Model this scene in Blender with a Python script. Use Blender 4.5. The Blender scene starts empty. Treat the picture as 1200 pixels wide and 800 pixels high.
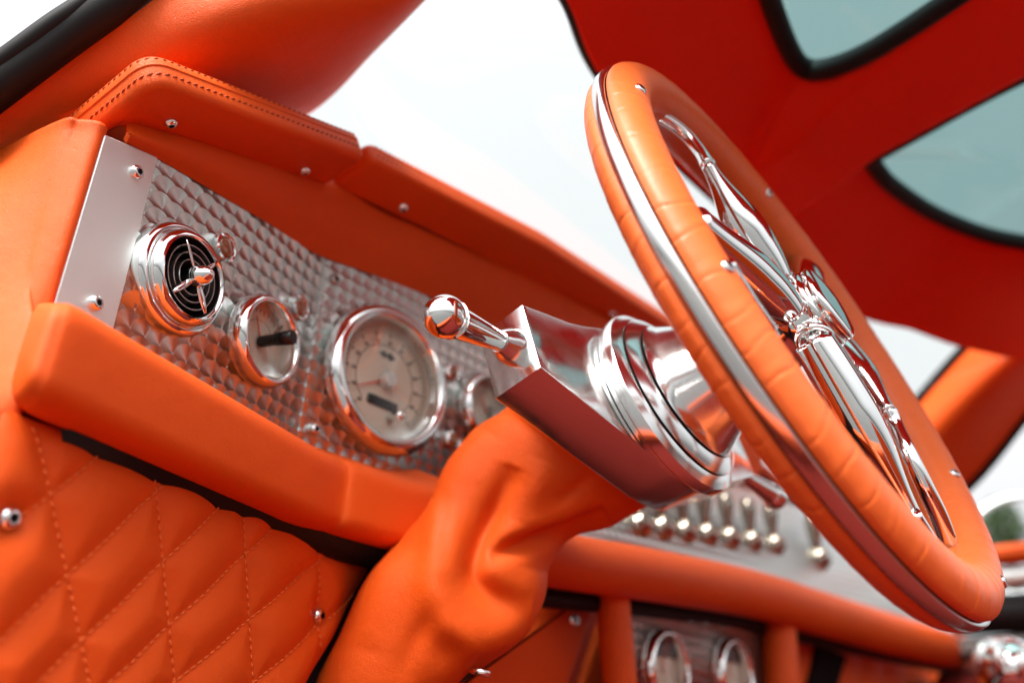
import bpy, bmesh, math, random
import numpy as np
from mathutils import Vector, Matrix
random.seed(7)
V3 = lambda *a: np.array(a, float)
scene = bpy.context.scene
col = scene.collection
# ------------------------------------------------------------------ camera frame (car axes: X to passenger side, Y forward, Z up; origin = steering wheel centre)
FPX = 1000.0
M = np.array([[0.6467402906566295, 0.3624399274290577, 0.6710918681124052],
              [-0.761377166645697, 0.25479373135165206, 0.5961417319517841],
              [0.045075564909926855, -0.8965029020974341, 0.4407388568970626]])
K = V3(-.489, -.1875, -.2643)
def ray(x, y): return M @ V3((x - 600) / FPX, (y - 400) / FPX, 1.)
def bp(x, y, n, d):
    q = ray(x, y); return K + q * ((d - n @ K) / (n @ q))
def at_x(x, y, v): return bp(x, y, V3(1, 0, 0), v)
def at_y(x, y, v): return bp(x, y, V3(0, 1, 0), v)
def at_z(x, y, v): return bp(x, y, V3(0, 0, 1), v)
def at_d(x, y, d): return K + d * ray(x, y)
def proj(P):
    c = (np.asarray(P) - K) @ M
    return np.stack([600 + FPX * c[..., 0] / c[..., 2], 400 + FPX * c[..., 1] / c[..., 2]], -1)
def unit(v): v = np.asarray(v, float); return v / np.linalg.norm(v)
# dash planes: left section angled towards the driver, centre section square to the car
nL = unit(V3(.329, -.944, 0)); SEAM = V3(-.1542, .3111, .0529); uL = V3(.9443, .3291, 0)
nR = V3(0, -1, 0); YR = .3108
def L(x, y, o=0.): return bp(x, y, nL, nL @ SEAM + o)
def R(x, y, o=0.): return bp(x, y, nR, -YR + o)
ZUP = V3(0, 0, 1)
# steering axis: a runs forward and down from the wheel, w up in the wheel's plane
INC = math.radians(19)
ax = V3(0, math.cos(INC), -math.sin(INC)); aw = V3(0, math.sin(INC), math.cos(INC)); axx = V3(1, 0, 0)
def C(x, t, s): return axx * x + aw * t + ax * s
def on_col(x, y, s): return bp(x, y, ax, s)

# ------------------------------------------------------------------ materials
def new_mat(name):
    m = bpy.data.materials.new(name); m.use_nodes = True
    nt = m.node_tree; return m, nt, nt.nodes['Principled BSDF']
def nd(nt, typ, **kw):
    n = nt.nodes.new(typ)
    for k, v in kw.items():
        if k.startswith('i_'): n.inputs[k[2:]].default_value = v
        else: setattr(n, k, v)
    return n
def leather(name, rgb, rough=.50, grain=760., bump=.32, var=.10, spec=.26):
    m, nt, b = new_mat(name); l = nt.links
    tc = nd(nt, 'ShaderNodeTexCoord')
    vo = nd(nt, 'ShaderNodeTexVoronoi'); vo.inputs['Scale'].default_value = grain; vo.feature = 'DISTANCE_TO_EDGE'
    no = nd(nt, 'ShaderNodeTexNoise'); no.inputs['Scale'].default_value = 9.; no.inputs['Detail'].default_value = 5.
    n2 = nd(nt, 'ShaderNodeTexNoise'); n2.inputs['Scale'].default_value = 60.; n2.inputs['Detail'].default_value = 4.
    for t in (vo, no, n2): l.new(tc.outputs['Object'], t.inputs['Vector'])
    ramp = nd(nt, 'ShaderNodeMapRange'); ramp.inputs['From Min'].default_value = 0; ramp.inputs['From Max'].default_value = .12
    l.new(vo.outputs['Distance'], ramp.inputs['Value'])
    b1 = nd(nt, 'ShaderNodeBump'); b1.inputs['Strength'].default_value = bump; b1.inputs['Distance'].default_value = .0007
    l.new(ramp.outputs[0], b1.inputs['Height'])
    b2 = nd(nt, 'ShaderNodeBump'); b2.inputs['Strength'].default_value = .22; b2.inputs['Distance'].default_value = .003
    l.new(n2.outputs['Fac'], b2.inputs['Height']); l.new(b1.outputs[0], b2.inputs['Normal'])
    l.new(b2.outputs[0], b.inputs['Normal'])
    mx = nd(nt, 'ShaderNodeMix', data_type='RGBA')
    mx.inputs[6].default_value = (*[c * (1 - var) for c in rgb], 1); mx.inputs[7].default_value = (*[min(1, c * (1 + var)) for c in rgb], 1)
    l.new(no.outputs['Fac'], mx.inputs[0]); l.new(mx.outputs[2], b.inputs['Base Color'])
    mr = nd(nt, 'ShaderNodeMapRange'); mr.inputs['To Min'].default_value = rough - .06; mr.inputs['To Max'].default_value = rough + .08
    l.new(n2.outputs['Fac'], mr.inputs['Value']); l.new(mr.outputs[0], b.inputs['Roughness'])
    b.inputs['Specular IOR Level'].default_value = spec
    return m
ORANGE = (.80, .102, .008)
M_LEATHER = leather('orange_leather', ORANGE)
M_GRIP = leather('orange_grip_leather', (.86, .160, .030), rough=.40, grain=900, bump=.12, spec=.5)
M_LINER = leather('red_orange_headliner', (.95, .030, .005), rough=.55, grain=300, bump=.05)
M_STITCH_SHADED = leather('shaded_orange_thread', (.42, .06, .012), rough=.6, grain=2000, bump=.2)  # darker copy of the thread, shading of the pad stitches put into its colour
M_STITCH = leather('orange_thread', (.85, .17, .035), rough=.6, grain=2000, bump=.2)
def metal(name, rgb, rough, scratch=0., aniso=0., smudge=0.):
    m, nt, b = new_mat(name); l = nt.links
    b.inputs['Base Color'].default_value = (*rgb, 1); b.inputs['Metallic'].default_value = 1; b.inputs['Roughness'].default_value = rough
    b.inputs['Anisotropic'].default_value = aniso
    if scratch or smudge:
        tc = nd(nt, 'ShaderNodeTexCoord'); no = nd(nt, 'ShaderNodeTexNoise'); no.inputs['Scale'].default_value = 45; no.inputs['Detail'].default_value = 6
        no.inputs['Roughness'].default_value = .7
        l.new(tc.outputs['Object'], no.inputs['Vector'])
        mr = nd(nt, 'ShaderNodeMapRange'); mr.inputs['From Min'].default_value = .35; mr.inputs['From Max'].default_value = .7
        mr.inputs['To Min'].default_value = rough; mr.inputs['To Max'].default_value = rough + smudge
        l.new(no.outputs['Fac'], mr.inputs['Value']); l.new(mr.outputs[0], b.inputs['Roughness'])
        if scratch:
            mp = nd(nt, 'ShaderNodeMapping'); mp.inputs['Scale'].default_value = (60, 60, 2500)
            n3 = nd(nt, 'ShaderNodeTexNoise'); n3.inputs['Scale'].default_value = 1.; n3.inputs['Detail'].default_value = 3
            l.new(tc.outputs['Object'], mp.inputs['Vector']); l.new(mp.outputs[0], n3.inputs['Vector'])
            bu = nd(nt, 'ShaderNodeBump'); bu.inputs['Strength'].default_value = scratch; bu.inputs['Distance'].default_value = .0002
            l.new(n3.outputs['Fac'], bu.inputs['Height']); l.new(bu.outputs[0], b.inputs['Normal'])
    return m
M_CHROME = metal('chrome', (.84, .85, .84), .055, smudge=.05)
M_POLISH = metal('polished_aluminium', (.80, .80, .79), .13, smudge=.12)
M_BELL = metal('turned_aluminium', (.84, .84, .83), .14, smudge=.06)
M_BRUSH = metal('brushed_aluminium', (.86, .92, .90), .52, scratch=.35, smudge=.05)
M_BAND = metal('satin_rim_band', (.74, .74, .73), .14, smudge=.08)
M_STEEL = metal('dull_steel', (.42, .40, .38), .38)
M_TOGGLE = metal('bronzed_toggle', (.36, .31, .26), .18)
M_FIN = metal('bright_fin', (.62, .61, .59), .3)
def plain(name, rgb, rough=.5, spec=.5, metallic=0.):
    m, nt, b = new_mat(name); b.inputs['Base Color'].default_value = (*rgb, 1); b.inputs['Roughness'].default_value = rough
    b.inputs['Specular IOR Level'].default_value = spec; b.inputs['Metallic'].default_value = metallic
    tc = nd(nt, 'ShaderNodeTexCoord'); no = nd(nt, 'ShaderNodeTexNoise'); no.inputs['Scale'].default_value = 80; no.inputs['Detail'].default_value = 4
    nt.links.new(tc.outputs['Object'], no.inputs['Vector'])
    mr = nd(nt, 'ShaderNodeMapRange'); mr.inputs['To Min'].default_value = max(.02, rough - .06); mr.inputs['To Max'].default_value = rough + .08
    nt.links.new(no.outputs['Fac'], mr.inputs['Value']); nt.links.new(mr.outputs[0], b.inputs['Roughness'])
    return m
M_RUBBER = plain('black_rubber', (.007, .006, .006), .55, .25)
M_BLACK = plain('black_plastic', (.01, .009, .009), .28)
M_VOID = plain('dark_cavity', (.006, .004, .004), .8, .1)
M_DIAL = plain('cream_dial', (.90, .83, .68), .5, .3)
M_INK = plain('dial_ink', (.07, .05, .035), .6)
M_RED = plain('red_needle', (.72, .06, .02), .35)
M_CARPET = leather('dark_red_carpet', (.14, .007, .003), rough=.85, grain=900, bump=.4)
M_BARK = plain('bark', (.09, .06, .04), .9, .2)
M_LEAF = plain('leaf_green', (.05, .085, .03), .6, .3)
M_GREY = plain('grey_trim', (.16, .15, .14), .4)
def asphalt():
    m, nt, b = new_mat('pale_paving'); l = nt.links
    tc = nd(nt, 'ShaderNodeTexCoord'); no = nd(nt, 'ShaderNodeTexNoise'); no.inputs['Scale'].default_value = 3; no.inputs['Detail'].default_value = 8
    l.new(tc.outputs['Object'], no.inputs['Vector'])
    cr = nd(nt, 'ShaderNodeValToRGB'); cr.color_ramp.elements[0].color = (.05, .05, .05, 1); cr.color_ramp.elements[1].color = (.11, .108, .105, 1)
    l.new(no.outputs['Fac'], cr.inputs[0]); l.new(cr.outputs[0], b.inputs['Base Color']); b.inputs['Roughness'].default_value = .85
    return m
M_GROUND = asphalt()
def glass(name, tint, refl=.06, gz=.6):
    m = bpy.data.materials.new(name); m.use_nodes = True; nt = m.node_tree; nt.nodes.clear(); l = nt.links
    out = nd(nt, 'ShaderNodeOutputMaterial'); tr = nd(nt, 'ShaderNodeBsdfTransparent'); tr.inputs[0].default_value = (*tint, 1)
    gl = nd(nt, 'ShaderNodeBsdfGlossy'); gl.inputs['Roughness'].default_value = .02
    lw = nd(nt, 'ShaderNodeLayerWeight'); lw.inputs['Blend'].default_value = .5
    pw = nd(nt, 'ShaderNodeMath', operation='POWER'); pw.inputs[1].default_value = 4.; l.new(lw.outputs['Facing'], pw.inputs[0])
    mu = nd(nt, 'ShaderNodeMapRange'); mu.inputs['To Min'].default_value = refl * .5; mu.inputs['To Max'].default_value = gz
    l.new(pw.outputs[0], mu.inputs['Value'])
    mix = nd(nt, 'ShaderNodeMixShader'); l.new(mu.outputs[0], mix.inputs[0]); l.new(tr.outputs[0], mix.inputs[1]); l.new(gl.outputs[0], mix.inputs[2])
    l.new(mix.outputs[0], out.inputs[0]); return m
M_GLASS = glass('clear_glass', (.95, .97, .96))
M_TEAL = glass('teal_tinted_glass', (.25, .40, .385))
M_LENS = glass('gauge_glass', (.97, .97, .96), .03, .25)
def amber():
    m, nt, b = new_mat('amber_lens'); b.inputs['Base Color'].default_value = (.30, .10, .035, 1); b.inputs['Roughness'].default_value = .08
    b.inputs['Coat Weight'].default_value = 1.; return m
M_AMBER = amber()
def engine_turned(name, U, V, su, sv, rad=.92, base=(.62, .66, .64), rough=.27):
    """rows of overlapping circular brush marks: every spot's grooves run round its centre (anisotropic tangent)."""
    m, nt, b = new_mat(name); l = nt.links
    def math_(op, a, c=None):
        n = nd(nt, 'ShaderNodeMath', operation=op)
        for i, v in enumerate((a, c)):
            if v is None: continue
            if isinstance(v, (int, float)): n.inputs[i].default_value = v
            else: l.new(v, n.inputs[i])
        return n.outputs[0]
    uv = nd(nt, 'ShaderNodeUVMap'); sep = nd(nt, 'ShaderNodeSeparateXYZ'); l.new(uv.outputs[0], sep.inputs[0])
    wob = nd(nt, 'ShaderNodeTexNoise'); wob.inputs['Scale'].default_value = 30.; l.new(uv.outputs[0], wob.inputs['Vector'])
    u = math_('DIVIDE', sep.outputs[0], su); v = math_('DIVIDE', sep.outputs[1], sv)
    fu = math_('FLOOR', u); fv = math_('FLOOR', v)
    du0 = math_('SUBTRACT', u, fu); dv0 = math_('SUBTRACT', v, fv)
    du1 = math_('SUBTRACT', du0, 1.); dv1 = math_('SUBTRACT', dv0, 1.)
    # lowest priority first: upper row left, upper row right, lower row left, lower row right
    cands = [(du0, dv1), (du1, dv1), (du0, dv0), (du1, dv0)]
    X, Y = cands[0]
    for dx, dy in cands[1:]:
        d2 = math_('ADD', math_('MULTIPLY', dx, dx), math_('MULTIPLY', dy, dy))
        f = math_('LESS_THAN', d2, rad * rad)
        X = math_('ADD', math_('MULTIPLY', dx, f), math_('MULTIPLY', X, math_('SUBTRACT', 1., f)))
        Y = math_('ADD', math_('MULTIPLY', dy, f), math_('MULTIPLY', Y, math_('SUBTRACT', 1., f)))
    def scale_const(vec, s):
        n = nd(nt, 'ShaderNodeVectorMath', operation='SCALE'); n.inputs[0].default_value = tuple(vec); l.new(s, n.inputs['Scale']); return n.outputs[0]
    add = nd(nt, 'ShaderNodeVectorMath', operation='ADD')
    l.new(scale_const(U, math_('MULTIPLY', Y, -1.)), add.inputs[0]); l.new(scale_const(V, X), add.inputs[1])
    no = nd(nt, 'ShaderNodeVectorMath', operation='NORMALIZE'); l.new(add.outputs[0], no.inputs[0])
    l.new(no.outputs[0], b.inputs['Tangent'])
    # the brush presses a very shallow dish, so each spot tilts towards its centre
    rr = math_('SQRT', math_('ADD', math_('MULTIPLY', X, X), math_('MULTIPLY', Y, Y)))
    bu = nd(nt, 'ShaderNodeBump'); bu.inputs['Strength'].default_value = 1.; bu.inputs['Distance'].default_value = .0042
    rings = math_('ADD', rr, math_('MULTIPLY', math_('SINE', math_('MULTIPLY', rr, 60.)), .002))
    l.new(rings, bu.inputs['Height']); l.new(bu.outputs[0], b.inputs['Normal'])
    b.inputs['Base Color'].default_value = (*base, 1); b.inputs['Metallic'].default_value = 1; b.inputs['Roughness'].default_value = rough
    b.inputs['Anisotropic'].default_value = .65
    return m
M_TURNED_L = engine_turned('engine_turned_left', uL, ZUP, .0116, .0114)
M_TURNED_R = engine_turned('engine_turned_centre', axx, ZUP, .0116, .0114)

# ------------------------------------------------------------------ objects and meshes
def tag(o, label=None, cat=None, group=None, kind=None):
    if label: o['label'] = label
    if cat: o['category'] = cat
    if group: o['group'] = group
    if kind: o['kind'] = kind
    return o
def thing(name, loc, label, cat, group=None):
    o = bpy.data.objects.new(name, None); col.objects.link(o); o.location = tuple(loc); o.empty_display_size = .02
    return tag(o, label, cat, group)
class MB:
    """collects verts and faces, then links them as ONE mesh object"""
    def __init__(s): s.v = []; s.f = []
    def add(s, verts, faces):
        o = len(s.v); s.v += [tuple(map(float, p)) for p in verts]; s.f += [tuple(i + o for i in f) for f in faces]; return s
    def build(s, name, mat, parent=None, smooth=True, uv=None, sharp=None):
        me = bpy.data.meshes.new(name)
        off = np.zeros(3)
        if parent is not None:
            p = parent
            while p is not None: off = off + np.array(p.location); p = p.parent
        vs = np.array(s.v) - off
        base = vs.mean(0) if parent is None else np.zeros(3)
        me.from_pydata((vs - base).tolist(), [], s.f); me.update()
        bm = bmesh.new(); bm.from_mesh(me); bmesh.ops.recalc_face_normals(bm, faces=bm.faces); bm.to_mesh(me); bm.free()
        me.materials.append(mat)
        if smooth:
            for p in me.polygons: p.use_smooth = True
            if sharp: me.set_sharp_from_angle(angle=math.radians(sharp))
        if uv is not None:
            U, W = uv; ul = me.uv_layers.new(name='UVMap')
            P = np.array(s.v)
            for lp in me.loops: ul.data[lp.index].uv = (P[lp.vertex_index] @ U, P[lp.vertex_index] @ W)
        o = bpy.data.objects.new(name, me); col.objects.link(o); o.parent = parent
        if parent is None: o.location = tuple(base)
        return o
def catmull(P, n, closed=False):
    P = np.asarray(P, float); m = len(P)
    if closed: idx = lambda i: P[i % m]; segs = m
    else:
        ext = np.vstack([2 * P[0] - P[1], P, 2 * P[-1] - P[-2]]); idx = lambda i: ext[i + 1]; segs = m - 1
    out = []
    for i in range(segs):
        a, b_, c, d = idx(i - 1), idx(i), idx(i + 1), idx(i + 2)
        for k in range(n):
            t = k / n; out.append(.5 * (2 * b_ + (c - a) * t + (2 * a - 5 * b_ + 4 * c - d) * t * t + (3 * b_ - a - 3 * c + d) * t ** 3))
    if not closed: out.append(P[-1])
    return np.array(out)
def frames(path, ref=None):
    T = np.gradient(path, axis=0); T /= np.linalg.norm(T, axis=1)[:, None]
    n = ref if ref is not None else (ZUP if abs(T[0][2]) < .9 else axx)
    N = []
    for t in T:
        n = n - (n @ t) * t; n = n / np.linalg.norm(n); N.append(n)
    N = np.array(N); return T, N, np.cross(T, N)
def loft(mb, rings, closed_ring=True, caps=True):
    rings = [np.asarray(r) for r in rings]; m = len(rings[0]); vs = [p for r in rings for p in r]; fs = []
    for i in range(len(rings) - 1):
        for j in range(m if closed_ring else m - 1):
            a, b_ = i * m + j, i * m + (j + 1) % m
            fs.append((a, b_, b_ + m, a + m))
    if caps and closed_ring:
        fs.append(tuple(range(m))[::-1]); fs.append(tuple((len(rings) - 1) * m + j for j in range(m)))
    return mb.add(vs, fs)
def tube(mb, path, rad, seg=16, flat=1., ref=None, caps=True):
    """rad: number or one per path point; flat scales the second axis"""
    path = np.asarray(path, float); T, N, B = frames(path, ref)
    rad = np.broadcast_to(np.asarray(rad, float), (len(path),))
    fl = np.broadcast_to(np.asarray(flat, float), (len(path),))
    th = np.linspace(0, 2 * np.pi, seg, endpoint=False)
    return loft(mb, [path[i] + rad[i] * (np.cos(th)[:, None] * N[i] + fl[i] * np.sin(th)[:, None] * B[i]) for i in range(len(path))], caps=caps)
def lathe(mb, prof, o, axis, seg=64, closed=False):
    """prof: (radius, height along axis)"""
    axis = unit(axis); e1 = unit(np.cross(axis, ZUP if abs(axis[2]) < .9 else axx)); e2 = np.cross(axis, e1)
    th = np.linspace(0, 2 * np.pi, seg, endpoint=False)
    rings = [o + axis * h + max(r, 1e-5) * (np.cos(th)[:, None] * e1 + np.sin(th)[:, None] * e2) for r, h in prof]
    if closed: rings.append(rings[0])
    return loft(mb, rings, caps=not closed)
def round_poly(pts, radii, n=8):
    """round the corners of a closed 2D outline"""
    pts = [np.array(p, float) for p in pts]; out = []
    for i, p in enumerate(pts):
        a, b_ = pts[i - 1], pts[(i + 1) % len(pts)]; r = radii[i] if hasattr(radii, '__len__') else radii
        if r <= 0: out.append(p); continue
        d1, d2 = unit(a - p), unit(b_ - p); r = min(r, .49 * np.linalg.norm(a - p), .49 * np.linalg.norm(b_ - p))
        A, B = p + d1 * r, p + d2 * r
        for k in range(n + 1):
            t = k / n; out.append((1 - t) ** 2 * A + 2 * t * (1 - t) * p + t * t * B)
    return np.array(out)
def inset(pts, d):
    """offset a closed CCW 2D outline inwards by d (vertex normals)"""
    p = np.asarray(pts); e1 = p - np.roll(p, 1, 0); e2 = np.roll(p, -1, 0) - p
    n1 = np.stack([-e1[:, 1], e1[:, 0]], 1); n2 = np.stack([-e2[:, 1], e2[:, 0]], 1)
    n1 /= np.linalg.norm(n1, axis=1)[:, None] + 1e-12; n2 /= np.linalg.norm(n2, axis=1)[:, None] + 1e-12
    n = n1 + n2; n /= np.maximum((n * n).sum(1) / 2, .35)[:, None]
    return p + n * d
def area(p): x, y = np.asarray(p).T; return .5 * np.sum(x * np.roll(y, -1) - y * np.roll(x, -1))
def slab(mb, outline, O, U, W, N, layers):
    """outline 2D in (U,W) from O; layers: (inset, height along N)"""
    o = np.asarray(outline)
    if area(o) < 0: o = o[::-1]
    return loft(mb, [O + inset(o, i)[:, :1] * U + inset(o, i)[:, 1:] * W + h * N for i, h in layers])
def to2d(P, O, U, W): P = np.asarray(P); return np.stack([(P - O) @ U, (P - O) @ W], -1)
def soft(T, r): return [(r, 0), (r * .35, r * .25), (0, r), (0, T - r), (r * .3, T - r * .3), (r, T)]
def sheet(name, rows, mat, parent, n=8, thick=.006, uv=None):
    """smooth surface through a grid of control points, given a real thickness"""
    A = np.array([catmull(np.array(r), n) for r in rows])
    G = np.stack([catmull(A[:, j], n) for j in range(A.shape[1])], 1)
    du = np.gradient(G, axis=0); dv = np.gradient(G, axis=1); N = np.cross(du, dv); N /= np.linalg.norm(N, axis=2)[..., None] + 1e-12
    if np.mean(np.sum(N * (G - K), axis=2)) < 0: N = -N      # back skin lies away from the cabin
    H = G + N * thick
    r, c = G.shape[:2]; mb = MB(); idx = lambda i, j, k: k * r * c + i * c + j
    fs = []
    for i in range(r - 1):
        for j in range(c - 1):
            for k in (0, 1): fs.append((idx(i, j, k), idx(i, j + 1, k), idx(i + 1, j + 1, k), idx(i + 1, j, k)))
    for i in range(r - 1):
        for j in (0, c - 1): fs.append((idx(i, j, 0), idx(i + 1, j, 0), idx(i + 1, j, 1), idx(i, j, 1)))
    for j in range(c - 1):
        for i in (0, r - 1): fs.append((idx(i, j, 0), idx(i, j + 1, 0), idx(i, j + 1, 1), idx(i, j, 1)))
    mb.add(np.concatenate([G.reshape(-1, 3), H.reshape(-1, 3)]), fs)
    return mb.build(name, mat, parent, uv=uv, sharp=60)
def stitches(mb, path, step=.0048, ln=.0034, r=.00055, lift=None, slant=None):
    """a row of short thread stitches along a 3D path"""
    path = np.asarray(path); d = np.r_[0, np.cumsum(np.linalg.norm(np.diff(path, axis=0), axis=1))]
    if lift is not None: lift = np.broadcast_to(lift, path.shape)
    for s in np.arange(step / 2, d[-1], step):
        P = [np.array([np.interp(q, d, path[:, k]) for k in range(3)]) for q in (s - ln / 2, s, s + ln / 2)]
        nrm = unit([np.interp(s, d, lift[:, k]) for k in range(3)]) if lift is not None else V3(0, 0, 0)
        sl = slant * .0006 if slant is not None else 0
        tube(mb, [P[0] - nrm * r * .1 - sl, P[1] + nrm * r * .5, P[2] - nrm * r * .1 + sl], [r * .5, r, r * .5], 6)
    return mb
def bolt(name, P, N, r, parent, mat=None, label=None):
    """button head screw with a hexagon socket"""
    mb = MB(); lathe(mb, [(r * 1.0, -.001), (r, .0003), (r * .93, r * .35), (r * .7, r * .58), (r * .48, r * .66), (r * .40, r * .64)], P, N, 24)
    o = mb.build(name, mat or M_CHROME, parent, sharp=50)
    hx = MB(); lathe(hx, [(r * .42, r * .60), (r * .42, r * .668), (.0001, r * .668)], P, N, 6)
    hx.build('socket', M_VOID, o, smooth=False)
    return o

# ------------------------------------------------------------------ SETTING
g = MB(); n = 24
gx = np.linspace(-1, 1, n); gx = np.sign(gx) * np.abs(gx) ** 3 * 300
g.add([(x, y, -.86) for y in gx for x in gx], [(j * n + i, j * n + i + 1, (j + 1) * n + i + 1, (j + 1) * n + i) for j in range(n - 1) for i in range(n - 1)])
tag(g.build('ground', M_GROUND), kind='structure')

# ------------------------------------------------------------------ DASHBOARD
dash = thing('dashboard', SEAM, 'orange leather dashboard with engine turned metal gauge panels behind the wheel', 'dashboard')
# left gauge panel: an upright plate whose top edge follows the brow
TOP_L = [L(160, 172), L(183, 185), L(250, 224), L(320, 265), L(375, 300)]
def plate(name, top, zb, U, N, mat, thick=.003):
    P = list(top) + [V3(top[-1][0], top[-1][1], zb), V3(top[0][0], top[0][1], zb)]
    o2 = to2d(P, P[0], U, ZUP); mb = MB()
    slab(mb, o2, P[0] - N * thick, U, ZUP, N, [(0, 0), (0, thick - .0004), (.0004, thick)])
    return mb.build(name, mat, dash, smooth=False, uv=(U, ZUP))
TL = [p + ZUP * .004 for p in TOP_L] + [V3(SEAM[0], SEAM[1], TOP_L[-1][2] + .0045)]
plate('gauge_panel', TL, -.09, uL, nL, M_TURNED_L)
TR = [V3(-.1541, YR, TOP_L[-1][2] + .004)] + [V3(x, YR, z + .004) for x, z in ((-.10, .0945), (-.0469, .1016), (.0197, .1073), (.12, .112), (.3, .115))]
plate('gauge_panel', TR, -.09, axx, nR, M_TURNED_R)
# brushed bracket at the door end, folded round the dash end
br = [L(120, 158), L(183, 185), L(128, 396), L(56, 370)]
o2 = to2d(br, br[0], uL, ZUP); mb = MB(); slab(mb, round_poly(o2, .0015), br[0] - nL * .001, uL, ZUP, nL, [(0, 0), (0, .002), (.0008, .0028)])
brk = mb.build('end_bracket', M_BRUSH, dash, sharp=40)
for p in ((160, 202), (112, 355)): bolt('bolt', L(*p, .0028), nL, .0044, brk)
# leather end cheek: one skin from the bracket's edge round the dash end into the door jamb
cheek = []
for (x0, y0), k in zip([(122, 150), (117, 165), (103, 212), (84, 275), (66, 335), (50, 392), (36, 450), (24, 520)],
                       [-.020, -.020, -.020, -.018, -.012, (38, 400, .010), (26, 458, .018), (12, 525, .014)]):
    E = L(x0, y0)
    if isinstance(k, tuple): c5 = L(*k); c4 = E * .4 + c5 * .6 - nL * .002
    else: c5 = E - uL * .0125 + nL * k; c4 = E - uL * .0098 + nL * (k * .42)
    cx, cy = proj(c5); dc = float((c5 - K) @ M[:, 2]); dive = {122: .045, 117: .034, 103: .010}.get(x0, 0.)
    cheek.append([E + nL * .0005 + uL * .002, E + nL * .0025 - uL * .002, E + nL * .0005 - uL * .006, c4, c5, at_d(cx - 75, cy + 38, dc - .010 + dive), at_d(cx - 230, cy + 130, dc - .03 + dive * 1.4)])
r0 = cheek[0]; cheek.insert(0, [p + V3(.006, .030, -.001) * f for p, f in zip(r0, (.4, .4, .5, .8, 1.2, 1.7, 2.0))])
sheet('end_cheek', cheek, M_LEATHER, dash, n=8, thick=.004)
# brow lining between the panel's top edge and the pads
lin_bot = [L(148, 168, .0005)] + [L(x, y, .001) for x, y in ((183, 185), (250, 224), (320, 265), (370, 297))] + [V3(x, YR - .001, z) for x, z in ((-.10, .0945), (-.0469, .1016), (.0197, .1073), (.12, .112), (.3, .115), (.6, .10))]
lin_top = [L(150, 153, .002), L(167, 155, .004), L(235, 173, .010), L(310, 196, .015), L(383, 219, .020), R(440, 245, .02), R(500, 272, .02), R(560, 302, .02), R(640, 340, .02), R(760, 405, .02), R(900, 485, .02)]
rows = [[b_ + (t - b_) * k + V3(0, -.004, 0) * math.sin(math.pi * k) for k in (0, .5, 1.0)] + [t + V3(0, .006, .012)] for b_, t in zip(lin_bot, lin_top)]
sheet('brow_lining', rows, M_LEATHER, dash, n=6, thick=.004)
# unseen dash body up to the foot of the windscreen, added to block light
def shell_rows():
    out = []
    for x, yf, zt in ((-.36, .262, .052), (-.25, .296, .09), (-.10, .33, .125), (.2, .33, .15), (.5, .33, .15), (.85, .33, .12)):
        out.append([V3(x, yf, zt), V3(x, yf + .05, zt + .01), V3(x, .43, zt), V3(x, .50, zt - .05), V3(x, .53, -.1), V3(x, .54, -.30)])
    return out
sheet('dash_shell', shell_rows(), M_LEATHER, dash, n=4, thick=.01)

# lower roll: padded leather bolster under the gauge panel, bent at the seam and curling down beside the column
def roll_ring(P, U, N, h=.046, dep=.046, n=28, z0=None):
    """P: top back corner at the panel plane; a fat rounded D section"""
    pts = []
    prof = round_poly([(-.004, .0), (dep, -.022), (dep, -.020 - h), (dep - .018, -.024 - h), (-.004, -.060)], [.002, .011, .015, .012, .002], 6)
    for o, z in prof: pts.append(P + N * o + ZUP * z)
    return pts
rings = []
for u, k in ((-.249, .55), (-.247, .80), (-.242, .93), (-.234, 1.0), (-.20, 1), (-.15, 1), (-.10, 1), (-.06, 1), (-.03, 1)):
    P = SEAM + uL * u; P = V3(P[0], P[1], -.0655)
    rg = np.array(roll_ring(P, uL, nL)); c = rg.mean(0); rg = c + (rg - c) * k
    rings.append(rg + uL * (np.clip((-.17 - u) / .06, 0, 1) * .024 * np.clip((.046 - (rg - SEAM) @ nL) / .046, 0, 1))[:, None])
for x, f in ((-.150, .45), (-.135, .85), (-.11, 1), (-.085, 1), (-.06, 1), (-.038, 1)):
    N = unit(nL * (1 - f) + nR * f)
    rings.append(np.array(roll_ring(V3(x, YR + .0025 * (1 - f), -.0635 + .010 * max(0, (x + .085) / .047) ** 2), axx, N)))
for k, dx in ((.96, .005), (.86, .009), (.66, .012)):
    rg = rings[-1 if k == .96 else -1]; c = np.mean(rings[14], 0); rings.append(c + (np.asarray(rings[14]) - c) * k + V3(dx, 0, 0))
roll = thing('dash_roll', SEAM - ZUP * .14, 'fat orange leather roll running under the gauges, left of the column', 'padded roll')
mb = MB()
rr = np.array(rings); sm = np.stack([catmull(rr[:, j], 4) for j in range(rr.shape[1])], 1)
loft(mb, sm); mb.build('cover', M_LEATHER, roll, sharp=80)
mb = MB()   # black rail standing in for the shadow gap under the roll
path = [SEAM + uL * u + nL * .012 - ZUP * (.1815) for u in (-.205, -.12, -.02)] + [V3(x, YR - .012, -.1286) for x in (-.12, -.06, 0.)]
tube(mb, path, .016, 12, 1.0); mb.build('gap_shadow_rail', M_RUBBER, roll)

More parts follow.
